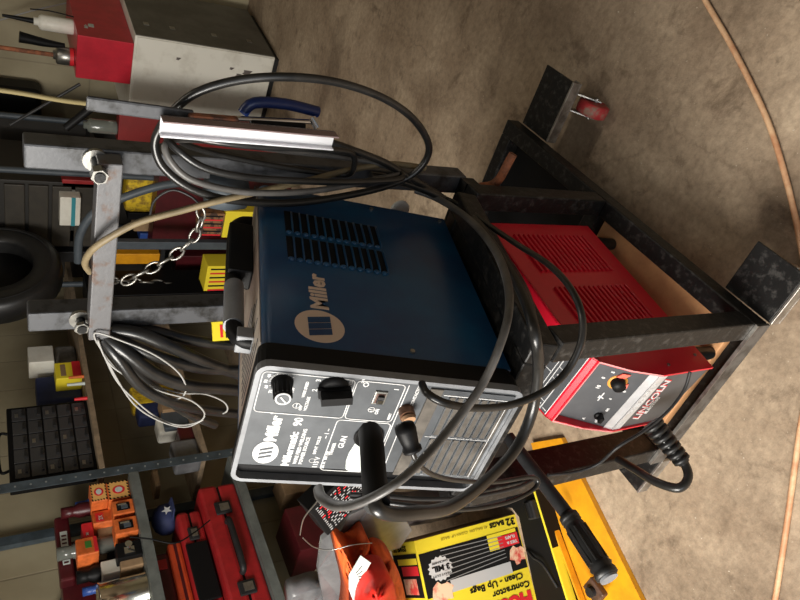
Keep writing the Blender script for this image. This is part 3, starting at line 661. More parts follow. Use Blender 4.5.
# tools hanging on the coil beside the right mast
b = MB(); b.beam(uy(86, 103, .40), uy(193, 117, .40), .020, .006, MASTSTEEL, up=(0, 1, 0)); o = solo('steel_bar', b, 'grey flat steel bar rising past the mast top beside the red box', 'bar')
b = MB(); b.beam(uy(188, 117, .395), uy(238, 121, .395), .013, .011, mat('copper_wrap', (.45, .17, .09), .5, .5, scale=60, col2=(.15, .08, .06))); x_ = b.build('copper_wrap', o); x_['label'] = 'copper-brown wrapped end'
b = MB(); b.tube([uy(-30, 86, .52), uy(20, 93, .50), uy(60, 100, .48), uy(92, 104, .45)], .0035, mat('old_yellow_wood', (.2, .16, .07), .7), n=8); solo('thin_stick', b, 'thin yellowish stick slanting up from the flat bar', 'stick')
b = MB()
p, q_ = uy(160, 124, .385), uy(333, 139, .385); d = (q_ - p).normalized(); sx_ = Vector((1, 0, 0)); sx_ = (sx_ - d * sx_.dot(d)).normalized(); n_ = d.cross(sx_); L = (q_ - p).length
Mf = frame(p, d, sx_, n_)
AL = mat('lit_aluminium', (.86, .88, .92), .35, .25)  # lit face painted bright; the pinkish flange is its shaded copy
b.box(0, L, -.014, .012, -.002, .002, AL, Mf); b.box(0, L, .010, .012, -.002, .018, mat('shaded_pink_aluminium', (.30, .22, .22), .35, .4), Mf); b.box(0, L, -.014, -.012, -.002, .010, AL, Mf)
solo('aluminium_channel', b, 'polished metal channel, painted bright where lit, standing against the cable coil', 'channel')
tl = thing('clamp_tool', 'blue-handled clamp with chrome jaws tucked behind the polished channel', 'tool')
b = MB(); b.tube([uy(243, 113, .44), uy(254, 103, .44), uy(285, 104, .44), uy(318, 112, .44)], .0085, mat('royal_blue_grip', (.006, .018, .09), .35), n=10, sub=4); b.build('handle', tl)
b = MB(); b.beam(uy(232, 118, .42), uy(316, 122, .42), .010, .006, CHROME); b.beam(uy(250, 123, .415), uy(305, 126, .415), .012, .01, PLASTIC); b.cyl(uy(312, 118, .42), uy(318, 128, .41), .006, CHROME); b.build('jaw', tl)
b = MB(); b.lathe([(0, 0), (.015, 0), (.02, .004), (.02, .010), (.015, .012), (0, .012)], mat('white_plastic_disc', (.7, .7, .68), .4), frame(uy(398, 208, .50), (1, 0, 0), (0, 0, 1), (0, -1, 0))); solo('cable_disc', b, 'small white plastic disc caught under the cables behind blue case', 'disc')
b = MB(); p = uy(226, 191, .47); b.lathe([(0, -.03), (.028, -.03), (.032, 0), (.028, .03), (0, .03)], BGREY, frame(p, (1, 0, 0), (0, 1, 0), (0, 0, 1))); solo('pipe_cap', b, 'blue-grey round cap behind the hose near the top of blue case', 'cap')

# ------------------------------------------------------------------ left wall shelving
SX = -1.80
sh = thing('steel_shelving', 'blue-grey slotted steel shelving unit along the left block wall', 'shelving', (0, 0, 0))
def spart(name, fn, label=None):
    mb = MB(); fn(mb); o = mb.build(name, sh)
    if label: o['label'] = label
def post(y):
    def f(b):
        b.box(SX - .002, SX + .001, y - .0, y + .040, 0, 2.0, SHELFM); b.box(SX - .036, SX, y + .038, y + .040, 0, 2.0, SHELFM)
        for k in range(38): b.cyl((SX + .001, y + .02, .05 + k * .05), (SX + .002, y + .02, .05 + k * .05), .0040, mat('bolt_hole', (.20, .22, .22), .5), n=8)
    return f
PY = 1.285
spart('upright', post(PY)); spart('upright', post(-.55)); spart('upright', post(2.75))
spart('upright', lambda b: b.box(WX + .005, WX + .035, PY, PY + .04, 0, 2.0, SHELFM)); spart('upright', lambda b: b.box(WX + .005, WX + .035, 2.75, 2.79, 0, 2.0, SHELFM))
for z in (.865, .470, .09):
    spart('shelf', lambda b: (b.box(WX + .01, SX, -.53, PY, z - .004, z, SHELFG), b.box(SX - .002, SX + .002, -.53, PY, z - .036, z, SHELFG)))
for z in (.965, .565, .17):
    spart('shelf', lambda b: b.box(WX + .01, SX + .002, PY + .042, 2.74, z - .020, z, PLY), 'wooden shelf board')
spart('brace', lambda b: (b.beam((WX + .03, -.5, 2.0), (WX + .03, PY, .95), .018, .004, SHELFM, up=(1, 0, 0)), b.beam((WX + .04, -.1, .90), (WX + .04, PY, 1.75), .018, .004, SHELFM, up=(1, 0, 0))))
spart('brace', lambda b: b.beam((WX + .03, .1, .87), (WX + .03, .95, 1.9), .018, .004, SHELFM, up=(1, 0, 0)))

def on(u, v, X=-1.86): return ux(u, v, X)
def gbox(name, u0, v0, u1, v1, z, label, cat, m, X=-1.86, dx=.09, group=None, bev=.004, rot=0., deco=None, **k):
    """box whose near face spans the given pixels, standing on height z"""
    pb = ux(u1, (v0 + v1) / 2, X); y0 = ux(u1, v1, X).y; y1 = ux(u1, v0, X).y; zt = max(ux(u0, (v0 + v1) / 2, X).z, z + .02)
    cy = (y0 + y1) / 2; hw = abs(y1 - y0) / 2; H = zt - z
    b = MB(); b.box(-dx, 0, -hw, hw, 0, H, m, bev=bev)
    if deco: deco(b, hw, H)
    return solo(name, b, label, cat, (X, cy, z + .0005), (0, 0, rot), group)
Z1, Z2, Z3, Z4 = .865, .470, .965, .565
# hazard-striped small boxes on a stack of orange boxes
def haz(b, hw, H):
    b.box(.0, .001, -hw * .92, hw * .92, H * .06, H * .94, mat('pale_orange_card', (.78, .42, .12), .6))
    for k in range(6):
        for zz in (.04, .88): yy_ = -hw + hw * 2 * (k + .15) / 6; b.prism([(.0012, yy_, H * zz), (.0012, yy_ + hw * .16, H * zz), (.0012, yy_ + hw * .26, H * (zz + .08)), (.0012, yy_ + hw * .1, H * (zz + .08))], (.0006, 0, 0), INKSHADE)
        for ys in (-.96, .82): zz = H * (k + .15) / 6; b.prism([(.0012, hw * ys, zz), (.0012, hw * (ys + .14), zz + H * .05), (.0012, hw * (ys + .14), zz + H * .12), (.0012, hw * ys, zz + H * .08)], (.0006, 0, 0), INKSHADE)
    oval(b, 0, 0, hw * .45, H * .28, REDI, SR(.0012, 0, H * .5), .0006, 14); oval(b, 0, 0, hw * .3, H * .17, WPAPER, SR(.002, 0, H * .5), .0006, 14)
def win(b, hw, H):
    b.box(.0, .002, -hw * .5, hw * .5, H * .2, H * .8, PLASTIC); b.box(.002, .006, -hw * .35, hw * .1, H * .3, H * .6, BGREY); b.box(.002, .008, hw * .1, hw * .3, H * .35, H * .75, CHROME)
def stripe2(b, hw, H):
    b.box(0, .001, -hw * .8, hw * .6, H * .45, H * .85, REDI); b.text('2X', H * .3, WPAPER, SR(.0015, -hw * .6, H * .5), bold=.0005)
gbox('parts_carton', 107, 480, 123, 498, Z1, 'hazard-striped orange carton at shelf edge beside the shelving upright', 'box', ORANGE, X=-1.83, deco=haz, group='small orange cartons')
zt = on(107, 489).z
gbox('parts_carton', 90, 482, 105, 500, zt + .004, 'pale hazard-striped carton topmost of the two against the upright', 'box', ORANGE, X=-1.835, deco=haz, group='small orange cartons')
gbox('parts_carton', 112, 499, 126, 513, Z1, 'orange carton with dark window, beside the striped carton', 'box', ORANGE, X=-1.815, dx=.07, deco=win, group='small orange cartons')
gbox('parts_carton', 114, 516, 130, 532, Z1, 'larger orange carton with dark window at the shelf edge', 'box', ORANGE, X=-1.812, dx=.08, deco=win, group='small orange cartons')
gbox('cardboard_carton', 98, 522, 113, 543, Z1 + .03, 'plain brown carton behind the orange windowed cartons', 'box', TAN, X=-1.90, dx=.1)
bt = ux(113, 530, -1.91)
gbox('spacer_carton', 106, 522, 130, 545, Z1, 'dark carton lying under the plain brown one', 'box', DARKP, X=-1.92, dx=.12)
gbox('red_carton', 92, 507, 111, 522, Z1 + .07, 'red and orange carton tilted on top of the pile', 'box', ORANGE, X=-1.88, dx=.08, rot=.25, deco=stripe2)
gbox('red_carton', 82, 520, 96, 538, Z1 + .14, 'red carton with white mark behind green-labelled carton', 'box', REDI, X=-1.885, dx=.08, rot=.1, deco=stripe2)
gbox('green_label_carton', 76, 534, 97, 553, Z1 + .135, 'orange carton with a green label near the silver tin', 'box', ORANGE, X=-1.86, dx=.08, rot=.15, deco=lambda b, hw, H: (b.box(0, .001, -hw * .3, hw * .5, H * .3, H * .6, GREENI), b.box(0, .0012, -hw * .9, hw * .9, H * .03, H * .2, REDI)))
gbox('dark_carton', 84, 520, 130, 552, Z1, 'dark carton at the back supporting the red ones', 'box', MAROON, X=-1.99, dx=.1)
gbox('battery_pack', 116, 540, 132, 556, Z1, 'small black device with chrome fittings next to the white box', 'device', PLASTIC, X=-1.82, dx=.06, deco=lambda b, hw, H: (b.box(0, .004, -hw * .6, hw * .2, H * .3, H * .7, CHROME), b.cyl((.0, hw * .5, H * .5), (.008, hw * .5, H * .5), H * .15, CHROME, n=10)))
gbox('white_box', 101, 556, 123, 570, Z1 + .02, 'cream white box lying behind the silver tin', 'box', CREAMW, X=-1.87, dx=.08, rot=.1)
gbox('brown_carton', 120, 555, 134, 566, Z1, 'flat brown carton at shelf edge under white box', 'box', TAN, X=-1.84, dx=.08)
b = MB(); p = ux(138, 588, -1.87); b.lathe([(0, 0), (.066, 0), (.066, .004), (.064, .008), (.064, .150), (.067, .154), (.067, .158), (.060, .158), (.058, .152), (0, .150)], mat('tin_plate', (.75, .72, .62), .18, 1.), None, 32)
solo('paint_tin', b, 'shiny silver round tin standing at the front of the shelf', 'tin', (-1.885, p.y - .01, Z1 + .0005))
b = MB(); b.box(-.06, 0, -.14, .13, 0, .05, MAROON, bev=.008); b.box(.0, .001, -.08, .06, .012, .036, WPAPER)
for k in range(8): b.box(.001, .0015, -.075 + k * .016, -.068 + k * .016, .016, .032, MAROON)
o = solo('level_case', b, 'long dark red case with a white label standing high on the pile', 'case', (ux(52, 548, -1.95).x, ux(52, 548, -1.95).y, ux(60, 548, -1.95).z - .04), (0, 0, 0))
gbox('glass_jar_crate', 60, 530, 128, 600, Z1, 'dark red crate of jars at back of the cluttered shelf', 'crate', MAROON, X=-2.0, dx=.1)
for k, (u, v, r_, m_, nm, lb) in enumerate([(70, 512, .028, MAROON, 'jar', 'dark red jar behind the striped cartons'), (84, 505, .022, BLUEI, 'jar', 'small blue jar behind the striped cartons'), (66, 553, .032, GLASS, 'jar', 'clear glass jar beside the green-labelled carton'), (86, 576, .03, PLASTIC, 'jar', 'black-lidded jar above the silver tin'), (92, 590, .02, BLUEI, 'jar', 'blue-capped jar nearest the silver tin')]):
    p = ux(u, v, -1.92); b = MB(); H = max(.06, p.z + .03 - Z1 - .0)
    b.lathe([(0, 0), (r_, 0), (r_, H * .75), (r_ * .7, H * .82), (r_ * .75, H * .84), (r_ * .75, H), (0, H)], m_, None, 18)
    solo(nm, b, lb, 'jar', (p.x, p.y, Z1 + .0005), group='jars on the cluttered shelf')

# red tool cases on second shelf
def toolcase(y0, y1, z, zt, X, m, label, dx, tilt=0., handle=True, latch=(.2, .8), centre=False):
    th = thing('tool_case', label, 'tool case', (X, (y0 + y1) / 2, z), (tilt, 0, 0), 'red tool cases on the lower shelf')
    hw = (y1 - y0) / 2; H = zt - z
    b = MB(); b.box(-dx, 0, -hw, hw, 0, H * .48, m, bev=.012); b.box(-dx, .003, -hw - .003, hw + .003, H * .50, H, m, bev=.014)
    b.box(-dx + .01, -.004, -hw + .01, hw - .01, H * .44, H * .54, PLASTIC); b.build('case_body', th)
    for s_ in latch:
        y = -hw + 2 * hw * s_; b = MB(); b.box(.001, .012, y - .028, y + .028, H * .30, H * .72, DARKP if m is REDTOOL else PLASTIC, bev=.004); b.box(.012, .015, y - .016, y + .016, H * .36, H * .6, ZINC if m is REDTOOL else PLASTIC); b.build('latch', th)
    if centre:
        b = MB(); b.box(0, .010, -hw * .45, hw * .45, H * .06, H * .94, PLASTIC, bev=.004); b.build('centre_panel', th)
    if handle:
        b = MB(); b.tube([(0, -hw * .38, H * .5), (.028, -hw * .34, H * .5), (.034, 0, H * .5), (.028, hw * .34, H * .5), (0, hw * .38, H * .5)], .012, DARKP, n=10); b.build('handle', th)
    return th
ya = ux(250, 470, SX).y; yb = ux(250, 600, SX).y
toolcase(yb - .06, ya - .03, Z2 + .001, Z2 + .150, -1.82, REDTOOL, 'lowest red tool case with grey latches and a dark handle', .24)
toolcase(yb - .08, ya - .10, Z2 + .153, Z2 + .245, -1.86, REDTOOL, 'middle red tool case with a wide black centre panel', .24, handle=False, centre=True)
b = MB(); b.box(-.2, 0, -.17, .13, 0, .05, ORTOOL, bev=.012); b.box(-.19, .002, -.16, .12, .02, .03, MAROON); solo('tool_case', b, 'thin orange-red tool case, third in the stack', 'tool case', (-1.88, (ya + yb) / 2 - .06, Z2 + .2465), group='red tool cases on the lower shelf')
b = MB(); b.box(-.18, 0, -.17, .12, 0, .06, MAROON, bev=.012); 
for y in (-.12, .07): b.box(.0, .005, y - .02, y + .02, .012, .045, REDTOOL, bev=.002)
solo('tool_case', b, 'dark red tool case topmost of the stack under the orange cartons', 'tool case', (-1.89, (ya + yb) / 2 - .08, Z2 + .298), group='red tool cases on the lower shelf')
b = MB(); pts = []
b.lathe([(0, 0), (.055, 0), (.062, .015), (.058, .045), (.04, .066), (.015, .076), (0, .077)], NAVY, None, 24); b.prism([(.045, -.04, .006), (.10, -.028, .004), (.10, .028, .004), (.045, .04, .006)], (0, 0, .006), NAVY)
st = [(.020 * (1 if k % 2 == 0 else .42) * math.cos(PI / 2 + PI * k / 5), .020 * (1 if k % 2 == 0 else .42) * math.sin(PI / 2 + PI * k / 5), 0) for k in range(10)]
b.prism(st, (0, 0, .002), WHITE, frame((.062, 0, .026), (0, 1, 0), (-.25, 0, .97), (.97, 0, .25)))
solo('cap', b, 'navy cap with a white star on top of the red tool cases', 'cap', (-1.93, ya - .07, Z2 + .246))
cable('thin_wire', [ux(130, 537, -1.78), ux(150, 539, -1.77), ux(175, 543, -1.77), ux(195, 532, -1.78), ux(210, 520, -1.78)], .003, PLASTIC, 'thin black wire drooping from the shelf lip across the red cases', 'wire', n=6)
gbox('cloth_roll', 172, 461, 196, 480, Z2 + .246, 'rolled tan cloth beside the shelving upright, above the red cases', 'cloth', TAN, X=-1.98, dx=.1, bev=.02)

# below second shelf
gbox('red_carton', 290, 500, 325, 545, .0905, 'dull red carton on the bottom shelf', 'box', MAROON, X=-1.86, dx=.2)
gbox('brown_carton', 280, 470, 300, 492, .0905, 'brown carton on bottom shelf beside the block wall', 'box', TAN, X=-1.95, dx=.12)

# far bay: parts organiser, bottles
og = thing('parts_organiser', 'black small-parts organiser with a grid of drawers on upper wooden shelf', 'organiser', (-1.84, 0, Z3 + .0005))
pa = ux(88, 400, -1.84); pb_ = ux(92, 478, -1.84); ptp = ux(14, 440, -1.84); pb_ = ux(92, 470, -1.84)
y0, y1 = pb_.y, pa.y; H = .30; og.location.y = (y0 + y1) / 2; hw = (y1 - y0) / 2
b = MB(); b.box(-.08, 0, -hw, hw, 0, H, PLASTIC, bev=.004); b.build('frame', og)
for i in range(5):
    for j in range(5):
        y = -hw + .01 + (2 * hw - .02) * i / 5; z = .012 + (H - .024) * j / 5; dy = (2 * hw - .02) / 5 - .005; dz = (H - .024) / 5 - .006
        b = MB(); b.box(.0002, .006, y, y + dy, z, z + dz, mat('smoky_drawer', (.04, .04, .042), .25), bev=.0015); b.box(.006, .014, y + dy * .3, y + dy * .7, z + dz * .1, z + dz * .3, DARKP)
        if (i * 3 + j * 2) % 4 == 0: b.box(.006, .007, y + dy * .3, y + dy * .6, z + dz * .55, z + dz * .8, ZINC)
        b.build('drawer', og)
b = MB(); b.tube([(-.05, -hw * .5, H), (-.05, -hw * .45, H + .03), (-.05, hw * .45, H + .03), (-.05, hw * .5, H)], .006, PLASTIC, n=8); b.build('handle', og)
gbox('yellow_carton', 55, 361, 80, 377, Z3, 'yellow carton with a red stripe on the upper wooden shelf', 'box', YELC, X=-1.85, dx=.08, deco=lambda b, hw, H: (b.box(0, .001, -hw, hw, H * .02, H * .35, REDI), b.box(0, .001, -hw * .7, hw * .7, H * .6, H * .8, TAN)))
gbox('white_carton', 28, 345, 54, 361, Z3 + .10, 'off-white carton resting on grey rags', 'box', CREAMW, X=-1.88, dx=.10)
gbox('rag_pile', 54, 343, 84, 364, Z3, 'pile of grey rags beneath the off-white carton', 'rags', GREYCL, X=-1.92, dx=.12, bev=.02)
gbox('blue_bin', 36, 374, 70, 398, Z3 + .0, 'blue spray bottle crate between yellow carton and black organiser', 'bin', NAVY, X=-1.93, dx=.1, bev=.01)
for k, (u, v, m_, lb) in enumerate([(78, 398, REDI, 'thin red tube at the shelf edge by the organiser'), (76, 376, ORANGE, 'orange tube beside the yellow carton'), (84, 383, WPAPER, 'white tube lying before the blue crate')]):
    p = ux(88, v, -1.81); b = MB(); b.cyl((0, 0, 0), (0, 0, .05 + .01 * k), .008, m_, r1=.006, n=12); solo('glue_tube', b, lb, 'tube', (p.x, p.y, Z3 + .0005))
# lower wooden shelf things
for k, (u0, u1, v0, v1, m_, nm, lb, ct, bv, X) in enumerate([
    (130, 198, 380, 398, YBAG, 'spray_can', 'yellowish bottle at the far end of lower wooden shelf', 'bottle', .01, -1.93),
    (136, 196, 396, 410, NAVY, 'bottle', 'dark blue bottle on the lower wooden shelf', 'bottle', .014, -1.93),
    (156, 197, 412, 428, CREAMW, 'bottle', 'milky white bottle on the lower wooden shelf', 'bottle', .014, -1.88),
    (160, 197, 392, 406, TAN, 'cardboard_carton', 'tan carton with printed side behind the wires', 'box', .002, -1.84),
    (162, 199, 407, 424, BGREY, 'grey_box', 'blue-grey plastic box on the lower wooden shelf', 'box', .006, -1.86),
    (172, 203, 436, 460, GREYPL, 'plastic_bag', 'crumpled clear plastic bag at the edge of lower wooden shelf', 'bag', .012, -1.83),
    (178, 202, 424, 437, MAROON, 'red_clamp', 'dull red tool between grey box and plastic bag', 'tool', .006, -1.84)]):
    gbox(nm, u0, v0, u1, v1, Z4, lb, ct, m_, X=X, dx=.08, bev=bv)
b = MB(); b.box(-.003, 0, -.018, .018, -.022, .022, YELC); b.line([(.0002, -.01, .005), (.0002, .01, .005)], .005, REDI, nrm=(1, 0, 0)); b.line([(.0002, -.012, -.004), (.0002, .01, -.004)], .003, INKSHADE, nrm=(1, 0, 0)); solo('warning_tag', b, 'tiny yellow tag beside top corner of the blue machine', 'tag', tuple(uy(224, 331, .47)), (0, 0, -.8))

# ------------------------------------------------------------------ back of the room
cb = thing('storage_cabinet', 'off-white steel cabinet with one side greyed as shade, standing by the back wall', 'cabinet', (-.586, 2.78, 0), (0, 0, math.radians(-6)))
b = MB(); b.box(-.48, -.002, 0.0, .55, .03, .70, CREAMW, bev=.004); b.box(-.46, -.02, .02, .53, 0, .03, DARKP); b.build('body', cb)
b = MB(); b.box(-.0018, 0.0015, .004, .546, .034, .696, SHADEDW)  # unlit side of the cabinet, its shade painted as a grey panel
for z in (.12, .30, .50, .62): b.box(.0015, .004, .12, .15, z, z + .025, ZINC)
o = b.build('side_panel', cb); o['label'] = 'side panel greyed as shade, with small hinges'
b = MB(); b.box(-.475, -.006, -.006, -.0005, .04, .69, CREAMW, bev=.002)
for x, z, s_ in ((-.10, .16, .02), (-.12, .20, .012), (-.09, .24, .01), (-.16, .17, .008), (-.08, .50, .01), (-.20, .30, .006)): b.prism([(x + s_ * (1 + .4 * math.sin(k * 2.1)) * math.cos(k * PI / 4) * .6, -.0062, z + s_ * (1 + .5 * math.cos(k * 1.7)) * math.sin(k * PI / 4) * 1.4) for k in range(8)], (0, -.0005, 0), mat('grime', (.12, .10, .09), .8))
b.build('door', cb)['label'] = 'off-white door with dark chips'
rb = MB(); rb.box(-.205, 0, 0, .50, 0, .235, mat('bright_red_enamel', (.58, .02, .04), .35, var=.15, scale=14), bev=.003)
rb.text('m', .04, WPAPER, SR(.0012, .10, .16), bold=.003); rb.text('ac-', .03, WPAPER, SR(.0012, .08, .185), bold=.001)
solo('red_metal_box', rb, 'bright red metal box standing on the off-white cabinet', 'box', (-.628, 2.785, .7005), (0, 0, math.radians(-6)))
def can(name, u, v, Y, r_, H, z, m_, label, cat, top=None, band=None):
    p = uy(u, v, Y); b = MB(); b.lathe([(0, 0), (r_ * .95, 0), (r_, .004), (r_, H * .8), (r_ * .85, H * .86), (r_ * .5, H * .9), (r_ * .5, H), (0, H)], m_, None, 20)
    if band: b.lathe([(r_ * 1.01, H * .02), (r_ * 1.01, H * .22)], band, None, 20)
    if top: top(b, H)
    return solo(name, b, label, cat, (p.x, Y, z))
zr = .7005 + .2352
can('spray_can', 72, 27, 2.95, .034, .16, zr, CREAMW, 'white spray can with dark nozzle on top of the red box', 'can', top=lambda b, H: b.cyl((0, 0, H), (0, .01, H + .12), .012, PLASTIC, r1=.006))
can('paint_can', 72, 57, 2.90, .040, .085, zr, ZINC, 'tarnished can with a red band holding a brush and tools, on the red box', 'can', band=REDI)
b = MB(); p = uy(60, 45, 2.88); b.tube([p + Vector((0, 0, -.02)), p + Vector((0, 0, .05)), p + Vector((.01, 0, .16))], .02, PLASTIC, n=8, prof=lambda s_: .5 + .8 * s_); solo('paint_brush', b, 'black brush leaning up out of the tarnished can', 'brush')
b = MB(); p = uy(55, 55, 2.9); b.cyl(p + Vector((0, 0, -.02)), p + Vector((0, 0, .30)), .010, RUST, n=10); solo('wooden_stirrer', b, 'orange-brown stick rising from the tarnished can', 'stick')
cable('thin_wire', [(0, 20, 3.3), (35, 10, 3.3), (76, 1, 3.3)], .004, mat('pale_grey_wire', (.4, .4, .4), .5), 'pale wire strung along the back wall above the white spray can', 'wire', n=6)
cable('thin_wire', [(30, 9, 2.93), (50, 11, 2.93), (74, 17, 2.93)], .003, PLASTIC, 'black wire above the white spray can', 'wire', n=6)

# back shelving with clutter
YBK = 2.55
bs = thing('wire_shelving', 'dark shelving unit against the back wall behind the masts', 'shelving')
def bpart(name, fn):
    mb = MB(); fn(mb); mb.build(name, bs)
xa, xb = -1.75, -1.13
for x in (xa, xb):
    for y in (2.45, 2.98): bpart('upright', lambda b: b.cyl((x, y, 0), (x, y, 1.30), .014, BGREY))
bpart('added_shade_panel', lambda b: b.box(-2.12, xb, 3.0, 3.02, 0, 2.3, mat('shade_backing', (.02, .016, .011), .7, var=.4, scale=4)))  # dark sheet added to darken the background behind the masts
for z in (.12, .555, .86): bpart('shelf', lambda b: b.box(xa, xb, 2.44, 2.99, z - .02, z, DARKP))
# dark drawer stack upper left
dc = thing('drawer_chest', 'dark brown chest of four drawers on shelf behind the masts', 'chest', (0, 0, .8605))
p0 = uy(0, 175, 2.46); p1 = uy(90, 250, 2.46)
cxm = -1.36
b = MB(); b.box(cxm - .18, cxm + .17, 2.47, 2.85, 0, .40, mat('dark_brown_box', (.015, .013, .01), .6), bev=.004); b.build('body', dc)
for k in range(4):
    b = MB(); b.box(cxm - .165, cxm + .155, 2.455, 2.469, .02 + k * .093, .098 + k * .093, mat('brown_drawer', (.035, .029, .02), .55, var=.3), bev=.003); b.build('drawer', dc)
def bbox(name, u0, v0, u1, v1, Y, label, cat, m, d=.12, z=None, bev=.003, deco=None, rot=0):
    pl = uy(u1, v1, Y); pr_ = uy(u1, v0, Y); pt_ = uy(u0, (v0 + v1) / 2, Y); zb = pl.z if z is None else z
    cx_ = (pl.x + pr_.x) / 2; hw = abs(pr_.x - pl.x) / 2; H = max(.02, pt_.z - zb)
    b = MB(); b.box(-hw, hw, 0, d, 0, H, m, bev=bev)
    if deco: deco(b, hw, H)
    return solo(name, b, label, cat, (cx_, Y, zb + .0005), (0, 0, rot))
bbox('white_carton', 60, 198, 80, 226, 2.40, 'small white carton with a teal band beside the crossbar', 'box', CREAMW, z=None, deco=lambda b, hw, H: b.box(-hw, hw, -.001, 0, H * .25, H * .45, mat('teal_ink', (.03, .25, .3), .5)))
# tyre
ty = MB(); c = uy(-4, 274, 2.2); ax = Vector((1, -.12, .12)).normalized(); xo = ax.orthogonal().normalized(); yo = ax.cross(xo)
ty.lathe([(.145, -.05), (.150, -.062), (.20, -.068), (.235, -.062), (.252, -.045), (.256, 0), (.252, .045), (.235, .062), (.20, .068), (.150, .062), (.145, .05), (.145, -.05)], RUBBER, frame(c, xo, yo, ax), 48)
ty.lathe([(.215, .0665), (.218, .070), (.222, .0665)], DARKP, frame(c, xo, yo, ax), 48)
tyo = ty.lathe([(0, -.02), (.15, -.02), (.15, -.01), (0, -.01)], PLASTIC, frame(c, xo, yo, ax), 32)
tyo = solo('tyre', ty, 'black tyre standing on edge at the far end of the back shelving', 'tyre')
bbox('maroon_panel', 155, 178, 205, 250, 2.30, 'maroon steel tool box standing behind the masts and chain', 'tool box', MAROON, d=.10, z=0)
bbox('red_tool_chest', 118, 122, 225, 152, 2.36, 'dark red tool chest between the mast and off-white cabinet', 'tool chest', mat('dark_red_chest', (.20, .012, .012), .4, var=.2, scale=10), d=.07, z=0)
bbox('yellow_bag', 126, 176, 168, 214, 2.46, 'crumpled yellow and black packaging behind the crossbar', 'bag', YBAG, bev=.02, z=.5555)
bbox('oil_bottle', 112, 254, 152, 264, 2.45, 'yellow plastic bottle standing on the back shelf behind the chain', 'bottle', YEL, d=.05, z=.5555)
def hz(b, hw, H):
    for k in range(6): b.prism([(-hw + hw * 2 * (k + .1) / 6, -.0005, H * .08), (-hw + hw * 2 * (k + .45) / 6, -.0005, H * .08), (-hw + hw * 2 * (k + .45) / 6, -.0005, H * .92), (-hw + hw * 2 * (k + .1) / 6, -.0005, H * .92)], (0, -.001, 0), INKSHADE if k % 2 else REDI)
bbox('striped_carton', 202, 214, 226, 236, 2.0, 'brown carton with orange lines under the hose near blue machine', 'box', mat('orange_brown_print', (.25, .12, .05), .6, scale=30, col2=(.06, .03, .02), thr=(.45, .5)), d=.1, deco=hz, z=.4145)
bbox('yellow_carton', 224, 212, 248, 238, 2.0, 'yellow carton beside the top rear corner of blue machine', 'box', YELC, d=.1, z=.25)
bbox('yellow_carton', 206, 266, 244, 290, 2.0, 'yellow carton striped red and black near blue machine carry handle', 'box', YELC, d=.1, deco=hz, z=.25)
b = MB(); b.box(-1.6, -.98, 1.95, 2.16, .22, .2495, DARKP)
for x in (-1.58, -1.02):
    for y in (1.97, 2.12): b.box(x, x + .03, y, y + .03, 0, .22, DARKP)
solo('low_bench', b, 'low dark bench behind the cart carrying the yellow cartons', 'bench')
bbox('grey_pole', 108, 243, 250, 250, 2.1, 'blue-grey pole standing behind the chain', 'pole', BGREY, d=.03, z=0)
cable('hose', [(78, 262, 1.9), (80, 235, 1.9), (95, 212, 1.9), (125, 197, 1.9), (160, 186, 1.9), (190, 182, 1.9)], .016, BGREY, 'blue-grey hose arching behind the crossbar', 'hose')
cable('thin_wire', [(150, 215, .5), (155, 200, .49), (172, 190, .48), (190, 196, .47), (200, 205, .46)], .002, DARKP, 'bright wire loop holding the upper end of the chain', 'wire', n=6)
bbox('dark_crate', 88, 292, 228, 312, 2.2, 'black crate low behind the chain', 'crate', PLASTIC, d=.2, z=0)
bbox('oil_bottle', 30, 252, 74, 262, 2.46, 'small dark bottle on the back shelf above the tyre', 'bottle', DARKP, d=.05, z=.8605)
for k, (u0_, v0_, u1_, v1_, m_, nm, lb, ct, zz) in enumerate([
    (62, 180, 74, 192, REDTOOL, 'small_carton', 'tiny dull red carton beside the brown drawer chest', 'box', .8605),
    (66, 230, 84, 242, TAN, 'small_carton', 'small tan carton between the drawer chest and the tyre', 'box', .8605),
    (134, 222, 166, 232, TAN, 'oil_bottle', 'narrow tan bottle behind the yellow hose and chain', 'bottle', .5555),
    (140, 234, 168, 242, BLUEI, 'spray_can', 'narrow blue can behind the chain', 'can', .5555),
    (128, 214, 168, 221, PLASTIC, 'spray_can', 'narrow black can next to the yellow packaging', 'can', .5555),
    (176, 256, 236, 276, MAROON, 'metal_tin', 'dull maroon tin low between the two chains', 'tin', .1205)]):
    bbox(nm, u0_, v0_, u1_, v1_, 2.47, lb, ct, m_, d=.08, z=zz, bev=.004)
b = MB(); path = smooth_path([uy(106, 280, 2.3), uy(170, 284, 2.3), uy(240, 286, 2.3)], 40); last = path[0]; k = 0
for p_ in path[1:]:
    if (p_ - last).length >= .05:
        d = (p_ - last).normalized(); sdv = Matrix.Rotation((PI / 2) * (k % 2), 3, d) @ d.orthogonal().normalized(); c = (p_ + last) / 2
        b.tube([c + d * (.033 * math.cos(a)) + sdv * (.017 * math.sin(a)) for a in [2 * PI * i / 12 for i in range(12)]], .006, mat('dark_chain_steel', (.25, .24, .22), .35, .8), n=6, sub=1, closed=True); last = p_; k += 1
solo('hoist_chain', b, 'heavy dark chain hanging straight down behind the slack steel chain', 'chain')
bbox('black_bag', -20, 92, 42, 124, 3.25, 'black bag hanging on the back wall behind the yellowish stick', 'bag', PLASTIC, bev=.03, d=.16)
b = MB(); b.cyl(uy(66, 128, 2.2), uy(95, 105, 2.2), .016, PLASTIC, n=12); solo('torch_handle', b, 'short black rod slanting below the flat steel bar', 'rod')
b = MB(); b.cyl(uy(10, 125, 2.25), uy(80, 84, 2.25), .006, DARKP, n=8); solo('thin_rod', b, 'long thin dark rod slanting beneath the red box', 'rod')
can('bottle', 118, 128, 2.40, .03, .13, uy(118, 135, 2.36).z + .001, GLASS, 'clear bottle beside the dark red tool chest', 'bottle')

